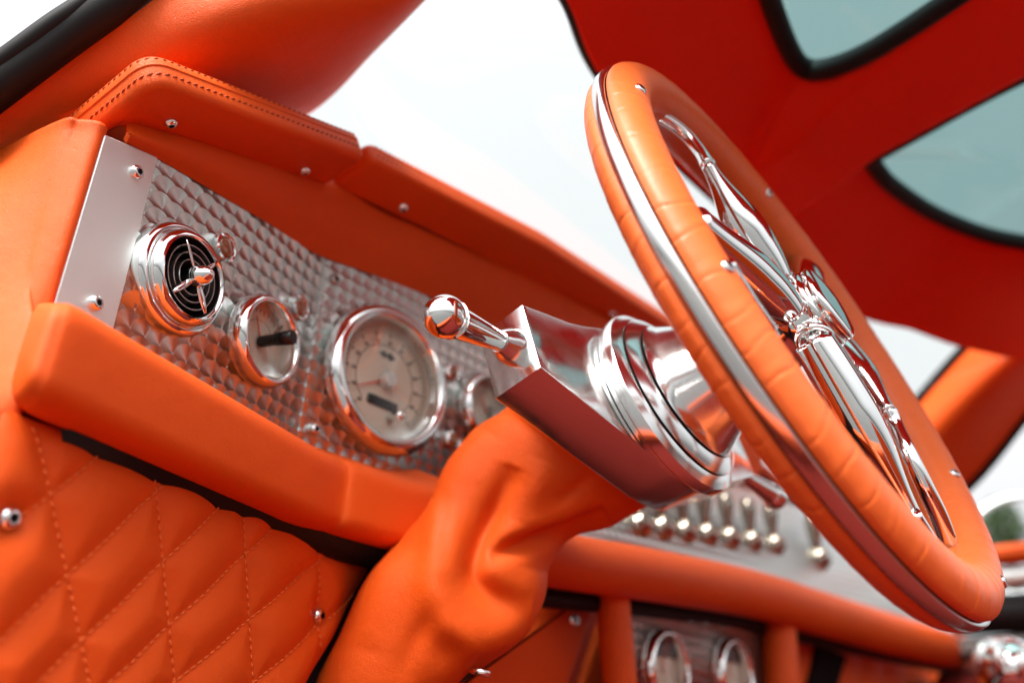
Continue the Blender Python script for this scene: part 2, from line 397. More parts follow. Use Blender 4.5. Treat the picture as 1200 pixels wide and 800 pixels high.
# ------------------------------------------------------------------ brow pads
def pad(poly_px, plane, T, radii, name, label, band=(0, 1, 2), piping=True):
    Fl, Fr, I = plane; n = unit(np.cross(Fr - Fl, I - Fl)); n = n if n[2] > 0 else -n
    P = [bp(x, y, n, n @ Fl) for x, y in poly_px]
    U = unit(Fr - Fl); W = np.cross(n, U)
    o2 = to2d(P, Fl, U, W)
    if area(o2) < 0: o2 = o2[::-1]; radii = radii[::-1]
    ol = round_poly(o2, radii, 10)
    root = thing(name, np.mean(P, 0), label, 'dash pad', 'brow pads along the top of the dash')
    mb = MB(); slab(mb, ol, Fl, U, W, n, [(.0045, 0), (.0017, .0012), (.0003, .0038), (0, .007), (0, T - .005), (.0012, T - .0018), (.0040, T)])
    # close: loft caps already present
    mb.build('cover', M_LEATHER, root, sharp=45)
    # seam rows run along the exposed edge: cut out the stretch of outline between the given corners
    full = np.vstack([ol, ol[:1]])
    d = np.r_[0, np.cumsum(np.linalg.norm(np.diff(full, axis=0), axis=1))]
    def dist_at(pt): return d[np.argmin(np.linalg.norm(full - pt, axis=1))]
    ks = [to2d(bp(*poly_px[i], n, n @ Fl), Fl, U, W) for i in band]
    a_, b_ = sorted((dist_at(ks[0]), dist_at(ks[-1])))
    ss = np.arange(a_ + .004, b_ - .003, .0015)
    if len(band) == 3:
        m_ = dist_at(ks[1])
        if not a_ < m_ < b_: ss = np.concatenate([np.arange(b_ + .003, d[-1], .0015), np.arange(0, a_ - .004, .0015)])
    E = np.stack([np.interp(ss, d, full[:, 0]), np.interp(ss, d, full[:, 1])], 1)
    ins = np.stack([np.interp(ss, d, np.vstack([inset(ol, .01), inset(ol, .01)[:1]])[:, k]) for k in (0, 1)], 1)
    out2 = E - ins; out2 /= np.linalg.norm(out2, axis=1)[:, None]
    OUT = out2[:, :1] * U + out2[:, 1:] * W
    at = lambda h, o: Fl + E[:, :1] * U + E[:, 1:] * W + OUT * o + n * h
    st = MB(); stitches(st, at(.0080, -.0002), ln=.0038, r=.0008, lift=OUT, slant=n); stitches(st, at(T - .0034, -.0010), ln=.0038, r=.0008, lift=OUT + n * .4, slant=n)
    st.build('stitching', M_STITCH_SHADED, root)
    if piping:
        pp = MB(); tube(pp, at(T * .64, -.0004), .0011, 8); pp.build('piping', M_LEATHER, root)
    return root, n, Fl
p1, n1, F1 = pad([(76, 180), (181, 94), (431.5, 185), (384, 219), (150, 149)], (L(185, 95, .035), L(430, 185, .06), L(383, 218, .02)), .0220, [.006, .016, .009, .008, .006],
                 'brow_pad', 'nearer orange brow pad with double stitched corner beside the door pillar')
for p in ((200, 144), (357, 200)): bolt('screw', bp(*p, n1, n1 @ F1) - n1 * 0, -n1, .0042, p1)
p2, n2_, F2 = pad([(437, 187), (640, 289), (785, 381), (900, 450), (860, 480), (640, 341), (460, 254), (388, 221)], (R(440, 190, .06), R(640, 290, .06), R(460, 253, .02)), .0210, [.009, .01, .01, .01, .006, .006, .006, .006],
                  'brow_pad', 'longer orange brow pad running behind the wheel towards the windscreen', band=(0, 1, 3))
for p in ((472, 243), (717, 368)): bolt('screw', bp(*p, n2_, n2_ @ F2), -n2_, .0048, p2)

# ------------------------------------------------------------------ gauges, vent, lamps on the panels
def ring_pts(O, U, W, r, a0, a1, n): th = np.linspace(a0, a1, n); return O + r * (np.cos(th)[:, None] * U + np.sin(th)[:, None] * W)
vc = L(203, 329); vent = thing('air_vent', vc, 'round chrome air vent with propeller centre by the brushed bracket', 'air vent')
mb = MB(); lathe(mb, [(.0340, -.002), (.0348, .002), (.0348, .006), (.0338, .0085), (.0315, .0100), (.0302, .0098), (.0294, .0090), (.0297, .0102), (.0290, .0135), (.0272, .0160), (.0250, .0166), (.0240, .0156), (.0236, .0142), (.0240, .0010), (.0330, .0005)], vc, nL, 96, closed=True); mb.build('bezel', M_CHROME, vent, sharp=55)
mb = MB(); lathe(mb, [(.0240, .0148), (.0232, .0140), (.0230, .0022), (.0001, .0022), (.0001, .0010), (.0236, .0010)], vc, nL, 48, closed=True); mb.build('duct', M_VOID, vent)
for r in (.0195, .0150, .0105):
    mb = MB(); lathe(mb, [(r + .0005, .004), (r + .0005, .0142), (r - .0002, .0142), (r - .0004, .004)], vc, nL, 64, closed=True); mb.build('grille_ring', M_FIN, vent, sharp=40)
mb = MB(); lathe(mb, [(.0048, .003), (.0052, .012), (.0050, .0155), (.0064, .0160), (.0067, .0180), (.0063, .0215), (.0048, .0258), (.0024, .0288), (.0004, .0297)], vc, nL, 40)
spin = mb.build('spinner', M_CHROME, vent, sharp=60)
for k, ang in enumerate((128, 52, -52, -128)):
    a_ = math.radians(ang); d_ = uL * math.cos(a_) + ZUP * math.sin(a_)
    path = [vc + nL * .0172 + d_ * q for q in (.004, .008, .013, .018, .0225)]
    mb = MB(); tube(mb, path, [.0012, .0019, .0021, .0016, .0008], 12, .45, ref=unit(np.cross(nL, d_) + nL * .5)); mb.build('blade', M_CHROME, vent)

def needle(mb, O, d_, ln, w, N, tail=.0):
    s_ = np.cross(N, d_); pts = [O - d_ * tail + s_ * w, O - d_ * tail - s_ * w, O + d_ * ln - s_ * w * .25, O + d_ * ln + s_ * w * .25]
    mb.add(pts + [p + N * .0006 for p in pts], [(0, 1, 2, 3), (4, 5, 6, 7), (0, 1, 5, 4), (1, 2, 6, 5), (2, 3, 7, 6), (3, 0, 4, 7)])
def dial_marks(mb, O, U, W, N, r, a0, a1, n, major, ln, w):
    for k in range(n + 1):
        a_ = a0 + (a1 - a0) * k / n; d_ = U * math.cos(a_) + W * math.sin(a_); big = k % major == 0
        needle(mb, O + d_ * (r - ln * (1. if big else .6)), d_, ln * (1. if big else .6), w * (1.4 if big else .8), N)
def gauge(P, N, U, r, h, label, name='gauge', marks=(210, -30, 24, 4), hand=200, group=None, deep=.004, faces=True):
    root = thing(name, P, label, 'gauge', group)
    k = r
    mb = MB(); lathe(mb, [(k * 1.04, -.002), (k * 1.14, h * .20), (k * 1.14, h * .50), (k * 1.08, h * .82), (k * 1.01, h * .99), (k * .965, h), (k * .93, h * .93), (k * .905, h * .75), (k * .895, h * .3), (k * .895, -.001)], P, N, 96); mb.build('bezel', M_CHROME, root, sharp=60)
    D = P + N * .0012
    mb = MB(); lathe(mb, [(k * .9, -.001), (k * .9, .0012), (.0001, .0012)], P, N, 64); mb.build('dial', M_DIAL, root, smooth=False)
    mb = MB()
    a0, a1, nn, mj = marks
    dial_marks(mb, D, U, ZUP, N, k * .80, math.radians(a0), math.radians(a1), nn, mj, k * .11, k * .008)
    if faces:
        for rr_ in (.82, .55):
            th = np.linspace(math.radians(a0), math.radians(a1), 60); tube(mb, D + k * rr_ * (np.cos(th)[:, None] * U + np.sin(th)[:, None] * ZUP), k * .006, 6)
    mb.build('scale', M_INK, root, smooth=False)
    a_ = math.radians(hand); d_ = U * math.cos(a_) + ZUP * math.sin(a_)
    mb = MB(); needle(mb, D + N * .0018, d_, k * .62, k * .022, N, k * .12); mb.build('needle', M_RED, root, smooth=False)
    mb = MB(); lathe(mb, [(k * .80, h * .80), (k * .92, h * .78), (k * .92, h * .72), (k * .80, h * .74), (.0001, h * .74)][::-1][1:], P, N, 48)
    mb = MB(); lathe(mb, [(k * .915, h * .72), (k * .7, h * .79), (k * .4, h * .84), (.0002, h * .86)], P, N, 48); mb.build('glass', M_LENS, root)
    return root, D
gs, D = gauge(L(301, 401), nL, uL, .0288, .0145, 'small chrome gauge with black centre knob between the vent and the big dial', marks=(225, 45, 16, 4), hand=120)
mb = MB(); lathe(mb, [(.0040, .003), (.0040, .016), (.0046, .0165), (.0046, .021), (.0030, .0212), (.0030, .0222), (.0050, .0226), (.0050, .0285), (.0042, .0296), (.0001, .0297)], L(301, 401), nL, 32); mb.build('knob', M_BLACK, gs, sharp=40)
BIG = R(450, 446)
gb, D = gauge(BIG, nR, axx, .0550, .0150, 'large cream faced speedometer with red needle left of the column', name='speedometer', marks=(225, -45, 48, 4), hand=207)
mb = MB()      # figures too small to read are kept as short printed blocks
for k in range(13):
    a_ = math.radians(225 - 270 * k / 12); c_ = D + nR * .0005 + .041 * .80 * 1.02 * (axx * math.cos(a_) + ZUP * math.sin(a_))
    for q in (-1, 1): needle(mb, c_ + axx * q * .0011 - ZUP * .0014, ZUP, .0028, .0007, nR)
mb.build('numerals', M_INK, gb, smooth=False)
mb = MB(); lathe(mb, [(.0072, .0005), (.0072, .006), (.0062, .0078), (.0001, .0083)], D, nR, 40); mb.build('centre_boss', M_BRUSH, gb, sharp=50)
mb = MB(); c_ = D + V3(-.0005, -.0008, -.020)
slab(mb, round_poly([(-.0155, -.0038), (.0155, -.0038), (.0155, .0038), (-.0155, .0038)], .001), c_, axx, ZUP, nR, [(0, -.001), (0, .0008), (.0006, .0012)]); mb.build('odometer_window', M_BLACK, gb, sharp=30)
mb = MB()      # diamond mark above the centre
for q in ((-.0034, 0), (.0034, 0)):
    c_ = D + V3(q[0] - .001, -.0004, .0215); mb.add([c_ + V3(0, 0, .0036), c_ + V3(.0058, 0, 0), c_ - V3(0, 0, .0036), c_ - V3(.0058, 0, 0)], [(0, 1, 2, 3)])
mb.build('diamond_mark', M_INK, gb, smooth=False)
mb = MB(); lathe(mb, [(.0030, .0005), (.0034, .008), (.0042, .012), (.0034, .0155), (.0001, .0165)], D + V3(.0085, 0, -.0305), nR, 28); mb.build('reset_knob', M_CHROME, gb)
g3, D3 = gauge(R(566, 481), nR, axx, .0300, .014, 'small cream gauge half hidden behind the lever box', marks=(225, -45, 16, 4), hand=120)
def lamp(P, N, r, label, group='warning lamps on the dash', mat=None):
    root = thing('warning_lamp', P, label, 'lamp', group)
    mb = MB(); lathe(mb, [(r, -.001), (r * 1.02, .002), (r * .95, .0042), (r * .80, .0048), (r * .72, .0040)], P, N, 40); mb.build('bezel', M_CHROME, root, sharp=50)
    mb = MB(); lathe(mb, [(r * .76, .0030), (r * .70, .0046), (r * .45, .0056), (.0001, .0060)], P, N, 32); mb.build('lens', mat or M_AMBER, root)
    return root
lamp(L(260, 291), nL, .0100, 'oval looking brown warning lamp right of the air vent')
lamp(L(348, 361), nL, .0098, 'brown warning lamp at the upper right of the small gauge')
lamp(R(528, 437), nR, .0080, 'brown warning lamp right of the speedometer, under the lever knob')
lamp(R(528, 516), nR, .0085, 'chrome ringed lamp at the lower right of the speedometer')
for p, lb in (((392, 328), 0), ((369, 503), 1)): bolt('panel_screw', R(*p, .0), nR, .0046, dash, M_CHROME if lb else M_STEEL)

# ------------------------------------------------------------------ QUILTED KNEE PANEL
knee = thing('knee_panel', L(200, 640, .02), 'diamond quilted orange leather knee panel at lower left', 'quilted panel')
KO = .022
oc = [L(14, 479, KO), L(150, 527, KO), L(300, 586, KO), L(449, 646, KO), L(362, 806, KO), L(300, 905, KO), L(-60, 905, KO), L(-60, 620, KO)]
O_ = L(200, 640, KO); outl = to2d(oc, O_, uL, ZUP)
f1 = [((42, 500), (105, 800)), ((180, 550), (205, 800)), ((283, 592), (297, 800)), ((370, 625), (375, 720))]
f2 = [((115, 533), (23, 610)), ((198, 561), (0, 748)), ((264, 587), (46, 797)), ((325, 613), (129, 797)), ((394, 639), (207, 797)), ((446, 672), (300, 797))]
lines = [(to2d(L(*a_, KO), O_, uL, ZUP), to2d(L(*b_, KO), O_, uL, ZUP)) for a_, b_ in f1 + f2]
# one more seam of each family beyond those in view
lines.append((lines[0][0] * 2 - lines[1][0], lines[0][1] * 2 - lines[1][1]))
step_ = lines[8][0] - lines[7][0]
lines.append((lines[9][0] + step_ * .9, lines[9][1] + step_ * .9))
hol = [(to2d(L(x, y, KO), O_, uL, ZUP)) for x, y in ((10, 607), (373, 721))]
def inside(p, poly):
    r_ = False; n_ = len(poly)
    for i in range(n_):
        a_, b_ = poly[i], poly[i - 1]
        if (a_[1] > p[1]) != (b_[1] > p[1]) and p[0] < (b_[0] - a_[0]) * (p[1] - a_[1]) / (b_[1] - a_[1]) + a_[0]: r_ = not r_
    return r_
def puff(p):
    h = 1e9
    for A, B in lines:
        d_ = B - A; dist = abs(d_[0] * (p[1] - A[1]) - d_[1] * (p[0] - A[0])) / np.linalg.norm(d_); h = min(h, dist)
    e = 1e9; n_ = len(outl)
    for i in range(n_):
        A, B = outl[i - 1], outl[i]; d_ = B - A; t = np.clip((p - A) @ d_ / (d_ @ d_), 0, 1); e = min(e, np.linalg.norm(p - A - t * d_))
    q = min(1, h / .020); q2 = .0044 * (1 - (1 - q) ** 2.2)
    edge = min(1, e / .016); q3 = .004 * (1 - (1 - edge) ** 2) - .004
    bt = min(np.linalg.norm(p - c) for c in hol); q4 = -.005 * math.exp(-(bt / .011) ** 2)
    q2 *= min(1, e / .022) ** .8
    return q2 + q3 + q4 + .0008 * math.sin(p[0] * 90 + p[1] * 60)
lo, hi = outl.min(0), outl.max(0); ST = .0022
nx, ny = int((hi[0] - lo[0]) / ST) + 1, int((hi[1] - lo[1]) / ST) + 1
def clampin(p):    # pull border vertices onto the outline
    best = None
    for i in range(len(outl)):
        A, B = outl[i - 1], outl[i]; d_ = B - A; t = np.clip((p - A) @ d_ / (d_ @ d_), 0, 1); q = A + t * d_; e = np.linalg.norm(p - q)
        if best is None or e < best[0]: best = (e, q)
    return best[1]
vid = {}; vs = []; fs = []
ins_ = {}
for j in range(ny + 1):
    for i in range(nx + 1): ins_[i, j] = inside(lo + np.array([i, j]) * ST, outl)
def gv(i, j):
    if (i, j) not in vid:
        p = lo + np.array([i, j]) * ST
        if not ins_[i, j]: p = clampin(p)
        vid[i, j] = len(vs); vs.append(O_ + uL * p[0] + ZUP * p[1] + nL * puff(p))
    return vid[i, j]
for j in range(ny):
    for i in range(nx):
        q = [(i, j), (i + 1, j), (i + 1, j + 1), (i, j + 1)]
        if any(ins_[k] for k in q): fs.append(tuple(gv(*k) for k in q))
mb = MB(); mb.add(vs, fs)
pad_o = mb.build('quilting', M_LEATHER, knee)
sol = pad_o.modifiers.new('thick', 'SOLIDIFY'); sol.thickness = .012; sol.offset = -1
st = MB()
for A, B in lines:
    d_ = B - A; pts = []
    for t in np.linspace(-.4, 1.4, 260):
        p = A + d_ * t
        if inside(p, outl) and np.linalg.norm(p - clampin(p)) > .003: pts.append(O_ + uL * p[0] + ZUP * p[1] + nL * (puff(p) + .0004))
    if len(pts) > 4: stitches(st, np.array(pts), step=.0050, ln=.0038, r=.0007, lift=nL)
st.build('stitching', M_STITCH, knee)
for x, y in ((10, 607), (373, 721)): bolt('button', L(x, y, KO - .003), nL, .0056, knee)
# dark body of the dash below the roll, behind the knee panel
mb = MB()
bk = [L(-80, 470, .004), L(345, 590, .004), V3(-.12, YR - .0, -.16), V3(.0, YR + .0, -.16), V3(0., YR, -.5), L(-80, 905, .004)]
path = [SEAM + uL * u - nL * .006 for u in (-.30, -.15, 0.)] + [V3(x, YR + .006, 0) for x in (-.10, .0, .12)]
loft(mb, [np.array([V3(p[0], p[1], -.10), V3(p[0], p[1] + .006, -.10), V3(p[0], p[1] + .006, -.52), V3(p[0], p[1], -.52)]) for p in path])
mb.build('lower_backing', M_RUBBER, dash, smooth=False)

# ------------------------------------------------------------------ STEERING COLUMN
colm = thing('steering_column', C(0, 0, .13), 'polished aluminium steering column with stepped bell and square lever box', 'steering column')
S1, S2_, XE, HE, HC = .112, .1485, .1415, .0262, .062
def flank_up(x):
    return float(np.interp(abs(x), [0, .015, .0345, .05, .0643, .0893, .116, XE], [.0605, .0598, .0570, .0515, .0450, .0365, .0310, .0250]))
def flank_dn(x):
    return float(np.interp(x, [-XE, -.010, .020, .035, XE], [-.0240, -.0572, -.0582, -.0535, -.0125]))
xs = np.linspace(-XE, XE, 81)
up = np.array([flank_up(x) for x in xs]); dn = np.array([flank_dn(x) for x in xs])
for arr in (up, dn):
    for _ in range(4): arr[1:-1] = (arr[:-2] + 2 * arr[1:-1] + arr[2:]) / 4
outl2 = np.array([(x, t) for x, t in zip(xs, up)] + [(x, t) for x, t in zip(xs[::-1], dn[::-1])])
mb = MB(); slab(mb, outl2, C(0, 0, S1), axx, aw, ax, [(.0012, 0), (.0004, .0004), (0, .0013), (0, S2_ - S1 - .0013), (.0004, S2_ - S1 - .0004), (.0012, S2_ - S1)])
mb.build('lever_box', M_POLISH, colm, sharp=28)
bell = [(.0640, .1118), (.0664, .1112), (.0668, .1085), (.0668, .1078), (.0655, .1076), (.0655, .1070), (.0694, .1068), (.0703, .1058), (.0705, .1000), (.0698, .0984), (.0664, .0960), (.0634, .0939), (.0614, .0936), (.0611, .0926), (.0623, .0922), (.0610, .0911), (.0566, .0884), (.0532, .0866), (.0513, .0863), (.0509, .0853), (.0520, .0849),
        (.0502, .0835), (.0470, .0780), (.0428, .0705), (.0382, .0620), (.0338, .0535), (.0296, .0450), (.0264, .0370), (.0246, .0300), (.0240, .0230)]
mb = MB(); lathe(mb, [(r, -s) for r, s in bell], V3(0, 0, 0), -ax, 160); mb.build('bell', M_BELL, colm, sharp=30)
for r, s_ in ((.0663, .1073), (.0621, .0931), (.0520, .0857)):  # black rings set into the bell's grooves as painted shade
    mb = MB(); lathe(mb, [(r, -s_ - .00055), (r, -s_ + .00055), (r - .002, -s_ + .00055), (r - .002, -s_ - .00055)], V3(0, 0, 0), -ax, 120, closed=True); mb.build('groove_shade_ring', M_VOID, colm, smooth=False)
# shaft stub from the bell to the hub
mb = MB(); lathe(mb, [(.020, -.026), (.020, -.010), (.018, .0)], V3(0, 0, 0), -ax, 48); mb.build('shaft', M_CHROME, colm, sharp=40)
# turn lever on the door-side end, pointing at the door; its twin on the passenger side
LV = on_col(598, 406, .131); LVx = -XE
lo_ = V3(LVx - .0005, *on_col(603, 402, .1285)[1:]); lo_ = at_x(603, 403, LVx)
lo_ = at_x(601, 407, LVx); tip_ = at_x(521, 371, LVx - .066); Ld = unit(tip_ - lo_); LEN = float(np.linalg.norm(tip_ - lo_))
print('lever', Ld, LEN)
def lever(o, d_, ln, par, name):
    r = ln / .075
    mb = MB(); lathe(mb, [(.0128 * r, -.0006), (.0128 * r, .004 * r), (.0112 * r, .0085 * r), (.0088 * r, .0135 * r), (.0078 * r, .0160 * r), (.0074 * r, .0165 * r)], o, d_, 48); b_ = mb.build('collar', M_POLISH, par, sharp=40)
    mb = MB(); lathe(mb, [(.0058 * r, .0160 * r), (.0058 * r, .0175 * r), (.0068 * r, .0178 * r), (.0078 * r, .030 * r), (.0096 * r, .052 * r), (.0108 * r, .064 * r), (.0111 * r, .0655 * r)], o, d_, 48); s_ = mb.build('shank', M_CHROME, par, sharp=50)
    R_ = .0135 * r; c = ln - .000
    mb = MB(); lathe(mb, [(.0108 * r, .0650 * r), (.0118 * r, .0655 * r), (.0124 * r, .0672 * r)] + [(R_ * math.cos(t), c + R_ * math.sin(t)) for t in np.linspace(-.55, math.pi / 2 - .02, 16)], o, d_, 48); mb.build('knob', M_CHROME, par, sharp=60)
lv = thing('turn_lever', lo_, 'polished chrome knobbed lever sticking out of the box towards the gauges', 'lever', 'levers on the column box')
lever(lo_, Ld, LEN, lv, 'a')
lv2o = V3(XE, *lo_[1:]); lv2 = thing('turn_lever', lv2o, 'chrome lever at the far right end of the box, mostly behind the wheel rim', 'lever', 'levers on the column box')
lever(lv2o, unit(V3(-Ld[0], Ld[1], Ld[2])), LEN * .9, lv2, 'b')

# ------------------------------------------------------------------ LEATHER GAITER under the column
gt = thing('column_gaiter', at_d(560, 640, .6), 'baggy folded orange leather gaiter hanging under the steering column', 'gaiter')
secs = [  # left px, right px, depth, flatness in depth
    ((600, 474), (772, 592), .590, .62), ((588, 483), (756, 602), .596, .62), ((558, 503), (722, 620), .600, .66), ((533, 540), (674, 634), .602, .74), ((510, 585), (650, 660), .600, .80),
    ((474, 625), (640, 700), .592, .80), ((436, 668), (613, 742), .584, .76), ((402, 728), (575, 775), .578, .74), ((365, 800), (520, 822), .572, .74), ((330, 880), (480, 900), .566, .74), ((300, 960), (440, 980), .56, .74)]
rings = []
NT = 72
for (lp, rp, d_, fl) in secs:
    A, B = at_d(*lp, d_), at_d(*rp, d_); c = (A + B) / 2; hw = np.linalg.norm(B - A) / 2; e = unit(B - A)
    v = unit(c - K); dep = unit(v - (v @ e) * e)
    th = np.linspace(0, 2 * np.pi, NT, endpoint=False)
    rings.append(np.array([c + hw * (math.cos(t) * e) + hw * fl * math.sin(t) * dep + dep * hw * .35 for t in th]))
rr = np.array(rings); G = np.stack([catmull(rr[:, j], 14) for j in range(NT)], 1)
G = np.stack([catmull(G[i], 3, closed=True) for i in range(G.shape[0])], 0)
def poly_dist(px_, poly):
    poly = np.asarray(poly, float); best = np.full(px_.shape[:-1], 1e9)
    for a_, b_ in zip(poly[:-1], poly[1:]):
        d_ = b_ - a_; t = np.clip(((px_ - a_) @ d_) / (d_ @ d_), 0, 1); q = a_ + t[..., None] * d_; best = np.minimum(best, np.linalg.norm(px_ - q, axis=-1))
    return best
def nrm(G):
    du = np.gradient(G, axis=0); dv = np.roll(G, -1, 1) - np.roll(G, 1, 1); N = np.cross(du, dv); N /= np.linalg.norm(N, axis=2)[..., None] + 1e-12
    c = G.mean(1, keepdims=True)
    if np.mean(np.sum(N * (G - c), 2)) < 0: N = -N
    return N
def fold(px_, poly, amp, sg, taper=.5):
    poly = catmull(np.array(poly, float), 6); seg = np.linalg.norm(np.diff(poly, axis=0), axis=1); cum = np.r_[0, np.cumsum(seg)] / seg.sum()
    best = np.full(px_.shape[:-1], 1e9); par = np.zeros(px_.shape[:-1])
    for k, (a_, b_) in enumerate(zip(poly[:-1], poly[1:])):
        d_ = b_ - a_; t = np.clip(((px_ - a_) @ d_) / (d_ @ d_), 0, 1); dd = np.linalg.norm(px_ - a_ - t[..., None] * d_, axis=-1)
        m_ = dd < best; best = np.where(m_, dd, best); par = np.where(m_, cum[k] + t * (cum[k + 1] - cum[k]), par)
    return amp * np.exp(-(best / sg) ** 2 / 1.4) * np.clip(np.sin(np.pi * par), 0, 1) ** taper
FOLDS = [([(560, 500), (538, 540), (525, 595), (517, 645), (512, 690), (528, 728), (562, 746), (596, 738), (622, 706), (632, 670)], .0100, 19, .6),
         ([(600, 545), (580, 596), (560, 640), (557, 676), (582, 702), (616, 712)], -.0115, 13, .6),
         ([(575, 652), (600, 642), (632, 632), (672, 618), (712, 600)], -.0100, 9, .5),
         ([(552, 628), (600, 622), (655, 606), (715, 582)], .0035, 14, .7),
         ([(640, 540), (626, 578), (612, 612)], .0030, 16, .8),
         ([(530, 575), (524, 625), (522, 668)], -.0022, 7, .8),
         ([(470, 640), (446, 700), (430, 760)], .0040, 24, .8),
         ([(520, 700), (490, 745), (470, 800)], -.0028, 12, .8),
         ([(562, 748), (530, 780), (505, 815)], .0030, 14, .8),
         ([(700, 548), (676, 572), (650, 590)], -.0018, 6, .8)]
Nn = nrm(G); pxg = proj(G); view = (G - K) / np.linalg.norm(G - K, axis=2)[..., None]
face = np.clip(-(Nn * view).sum(2) * 2.2 + .35, 0, 1)
D_ = np.zeros(G.shape[:2])
for pl, amp, sg, tp in FOLDS: D_ += fold(pxg, pl, amp, sg, tp) * face
ii = np.linspace(0, 1, G.shape[0])[:, None]; jj = np.linspace(0, 2 * np.pi, G.shape[1], endpoint=False)[None]
D_ += .0004 * np.sin(ii * 40 + 3 * np.sin(jj * 2))
fade = np.clip((np.arange(G.shape[0]) - 6) / 14., 0, 1)[:, None]
G2 = G + Nn * (D_ * fade)[..., None]
mb = MB(); loft(mb, list(G2)); mb.build('leather_sleeve', M_LEATHER, gt)
# sleeve collar: dark gap piece where the sleeve tucks behind the box
mb = MB(); slab(mb, outl2 * np.array([.55, .55]), C(0, 0, S2_ - .001), axx, aw, ax, [(0, 0), (0, .015)]); mb.build('clamp_plate', M_RUBBER, gt, smooth=False)

# ------------------------------------------------------------------ STEERING WHEEL
RW, RT = .185, .0194
wheel = thing('steering_wheel', V3(0, 0, 0), 'orange leather wrapped steering wheel with chrome band and chrome spokes', 'steering wheel')
NTH, NPH = 1680, 44
th = np.linspace(0, 2 * np.pi, NTH, endpoint=False)
rng = np.random.RandomState(3)
edges_w = np.sort((np.arange(58) + rng.uniform(-.32, .32, 58)) / 58 * 2 * np.pi)
amps = rng.uniform(.35, 1.15, 58)
def wrap_profile(t):
    k = np.searchsorted(edges_w, t, side='right') - 1; a_ = edges_w[k]; b_ = edges_w[(k + 1) % 58]; w_ = (b_ - a_) % (2 * np.pi)
    f = ((t - a_) % (2 * np.pi)) / w_
    d0 = (f * w_) * RW; d1 = ((1 - f) * w_) * RW      # metres from each seam
    return (-.00072 * math.exp(-(d0 / .0009) ** 2) * amps[k] + .0003 * math.exp(-((d1 - .002) / .003) ** 2) * amps[k] - .0004 * f)
cth = np.cos(th)[:, None] * axx + np.sin(th)[:, None] * aw
# leather: starts and ends beside the band groove on the outer equator; phi=0 outward, +90 towards the driver (-ax)
ph = np.linspace(math.radians(17), math.radians(343), NPH)
rings = []
for p in ph:
    e = min(p - ph[0], ph[-1] - p); tuck = 1 - .10 * math.exp(-(e / .10) ** 2)
    tw = (th + .03 * (p - math.pi) / math.pi + .006 * np.sin(4 * p + 23 * th)) % (2 * np.pi)
    r_ = RT * tuck + np.array([wrap_profile(t) for t in tw]) * (1 if e > .05 else .3)
    rings.append(cth * (RW + r_ * math.cos(p))[:, None] + (-ax) * (r_ * math.sin(p))[:, None])
vs = np.array(rings)       # phi x theta
mb = MB(); fs = []
for i in range(NPH - 1):
    for j in range(NTH): fs.append((i * NTH + j, i * NTH + (j + 1) % NTH, (i + 1) * NTH + (j + 1) % NTH, (i + 1) * NTH + j))
mb.add(vs.reshape(-1, 3), fs); mb.build('grip', M_GRIP, wheel)
def torus_profile(name, prof, mat):
    mb = MB(); rings = [cth * (RW + r) - ax * s for r, s in prof]; m_ = len(prof); fs = []
    for i in range(m_):
        for j in range(NTH): fs.append((i * NTH + j, i * NTH + (j + 1) % NTH, ((i + 1) % m_) * NTH + (j + 1) % NTH, ((i + 1) % m_) * NTH + j))
    mb.add(np.array(rings).reshape(-1, 3), fs); return mb.build(name, mat, wheel, sharp=50)
torus_profile('chrome_band', [(.012, -.0043), (RT - .0022, -.0043), (RT - .0008, -.0040), (RT - .0002, -.0033), (RT + .0002, 0), (RT - .0002, .0033), (RT - .0008, .0040), (RT - .0022, .0043), (.012, .0043)], M_BAND)
torus_profile('core', [(-.012, -.011), (.0155, -.011), (.0155, .011), (-.012, .011)], M_VOID)
def blade(name, pts, rad, flat, mat=M_CHROME, seg=28, ref=None):
    P = catmull([on_col(x, y, s) for x, y, s in pts], 8)
    t = np.linspace(0, 1, len(P)); tk = np.linspace(0, 1, len(pts))
    mb = MB(); tube(mb, P, catmull(np.array(rad)[:, None], 8)[:, 0], seg, catmull(np.array(flat, float)[:, None], 8)[:, 0], ref=ref if ref is not None else ax); return mb.build(name, mat, wheel), P
# spokes: a broad blade off the hub, a ferrule, then a bent rod into the rim
def spoke(h, f, r0, rm, r1, m=.45, fl=1.25):
    A, B = on_col(*h), on_col(*f); t = np.linspace(0, 1, 40)
    rad = np.where(t < m, rm + (r0 - rm) * (1 - np.sin(np.pi / 2 * t / m)) ** 1.4, r1 + (rm - r1) * .5 * (1 + np.cos(np.pi * np.clip((t - m) / (1 - m), 0, 1))))
    mb = MB(); tube(mb, A + t[:, None] * (B - A), rad, 36, 1 + (fl - 1) * np.sin(np.pi * t), ref=ax); mb.build('spoke', M_CHROME, wheel)
spoke((914, 338, -.003), (829, 193, -.010), .0098, .0140, .0046, .42, 1.05)
blade('spoke_rod', [(830, 194, -.010), (822, 180, -.0095), (806, 160, -.0075), (786, 144, -.004), (764, 132, .001)], [.0052, .0042, .0042, .0044, .0048], [1] * 5)
spoke((920, 362, -.007), (812, 262, -.0065), .0115, .0145, .0100, .4, 1.0)
blade('spoke_rod', [(905, 385, -.008), (880, 352, -.012), (862, 326, -.014), (850, 312, -.015)], [.003, .0034, .004, .005], [1] * 4)
spoke((953, 400, -.009), (1076, 612, -.003), .0122, .0132, .0042, .40, 1.05)
blade('spoke_rod', [(1070, 603, -.004), (1080, 620, -.0015), (1087, 634, .0005)], [.0046, .0050, .0056], [1] * 3)
spoke((972, 390, -.003), (1042, 482, -.0139), .0080, .0110, .0046, .5, 1.05)
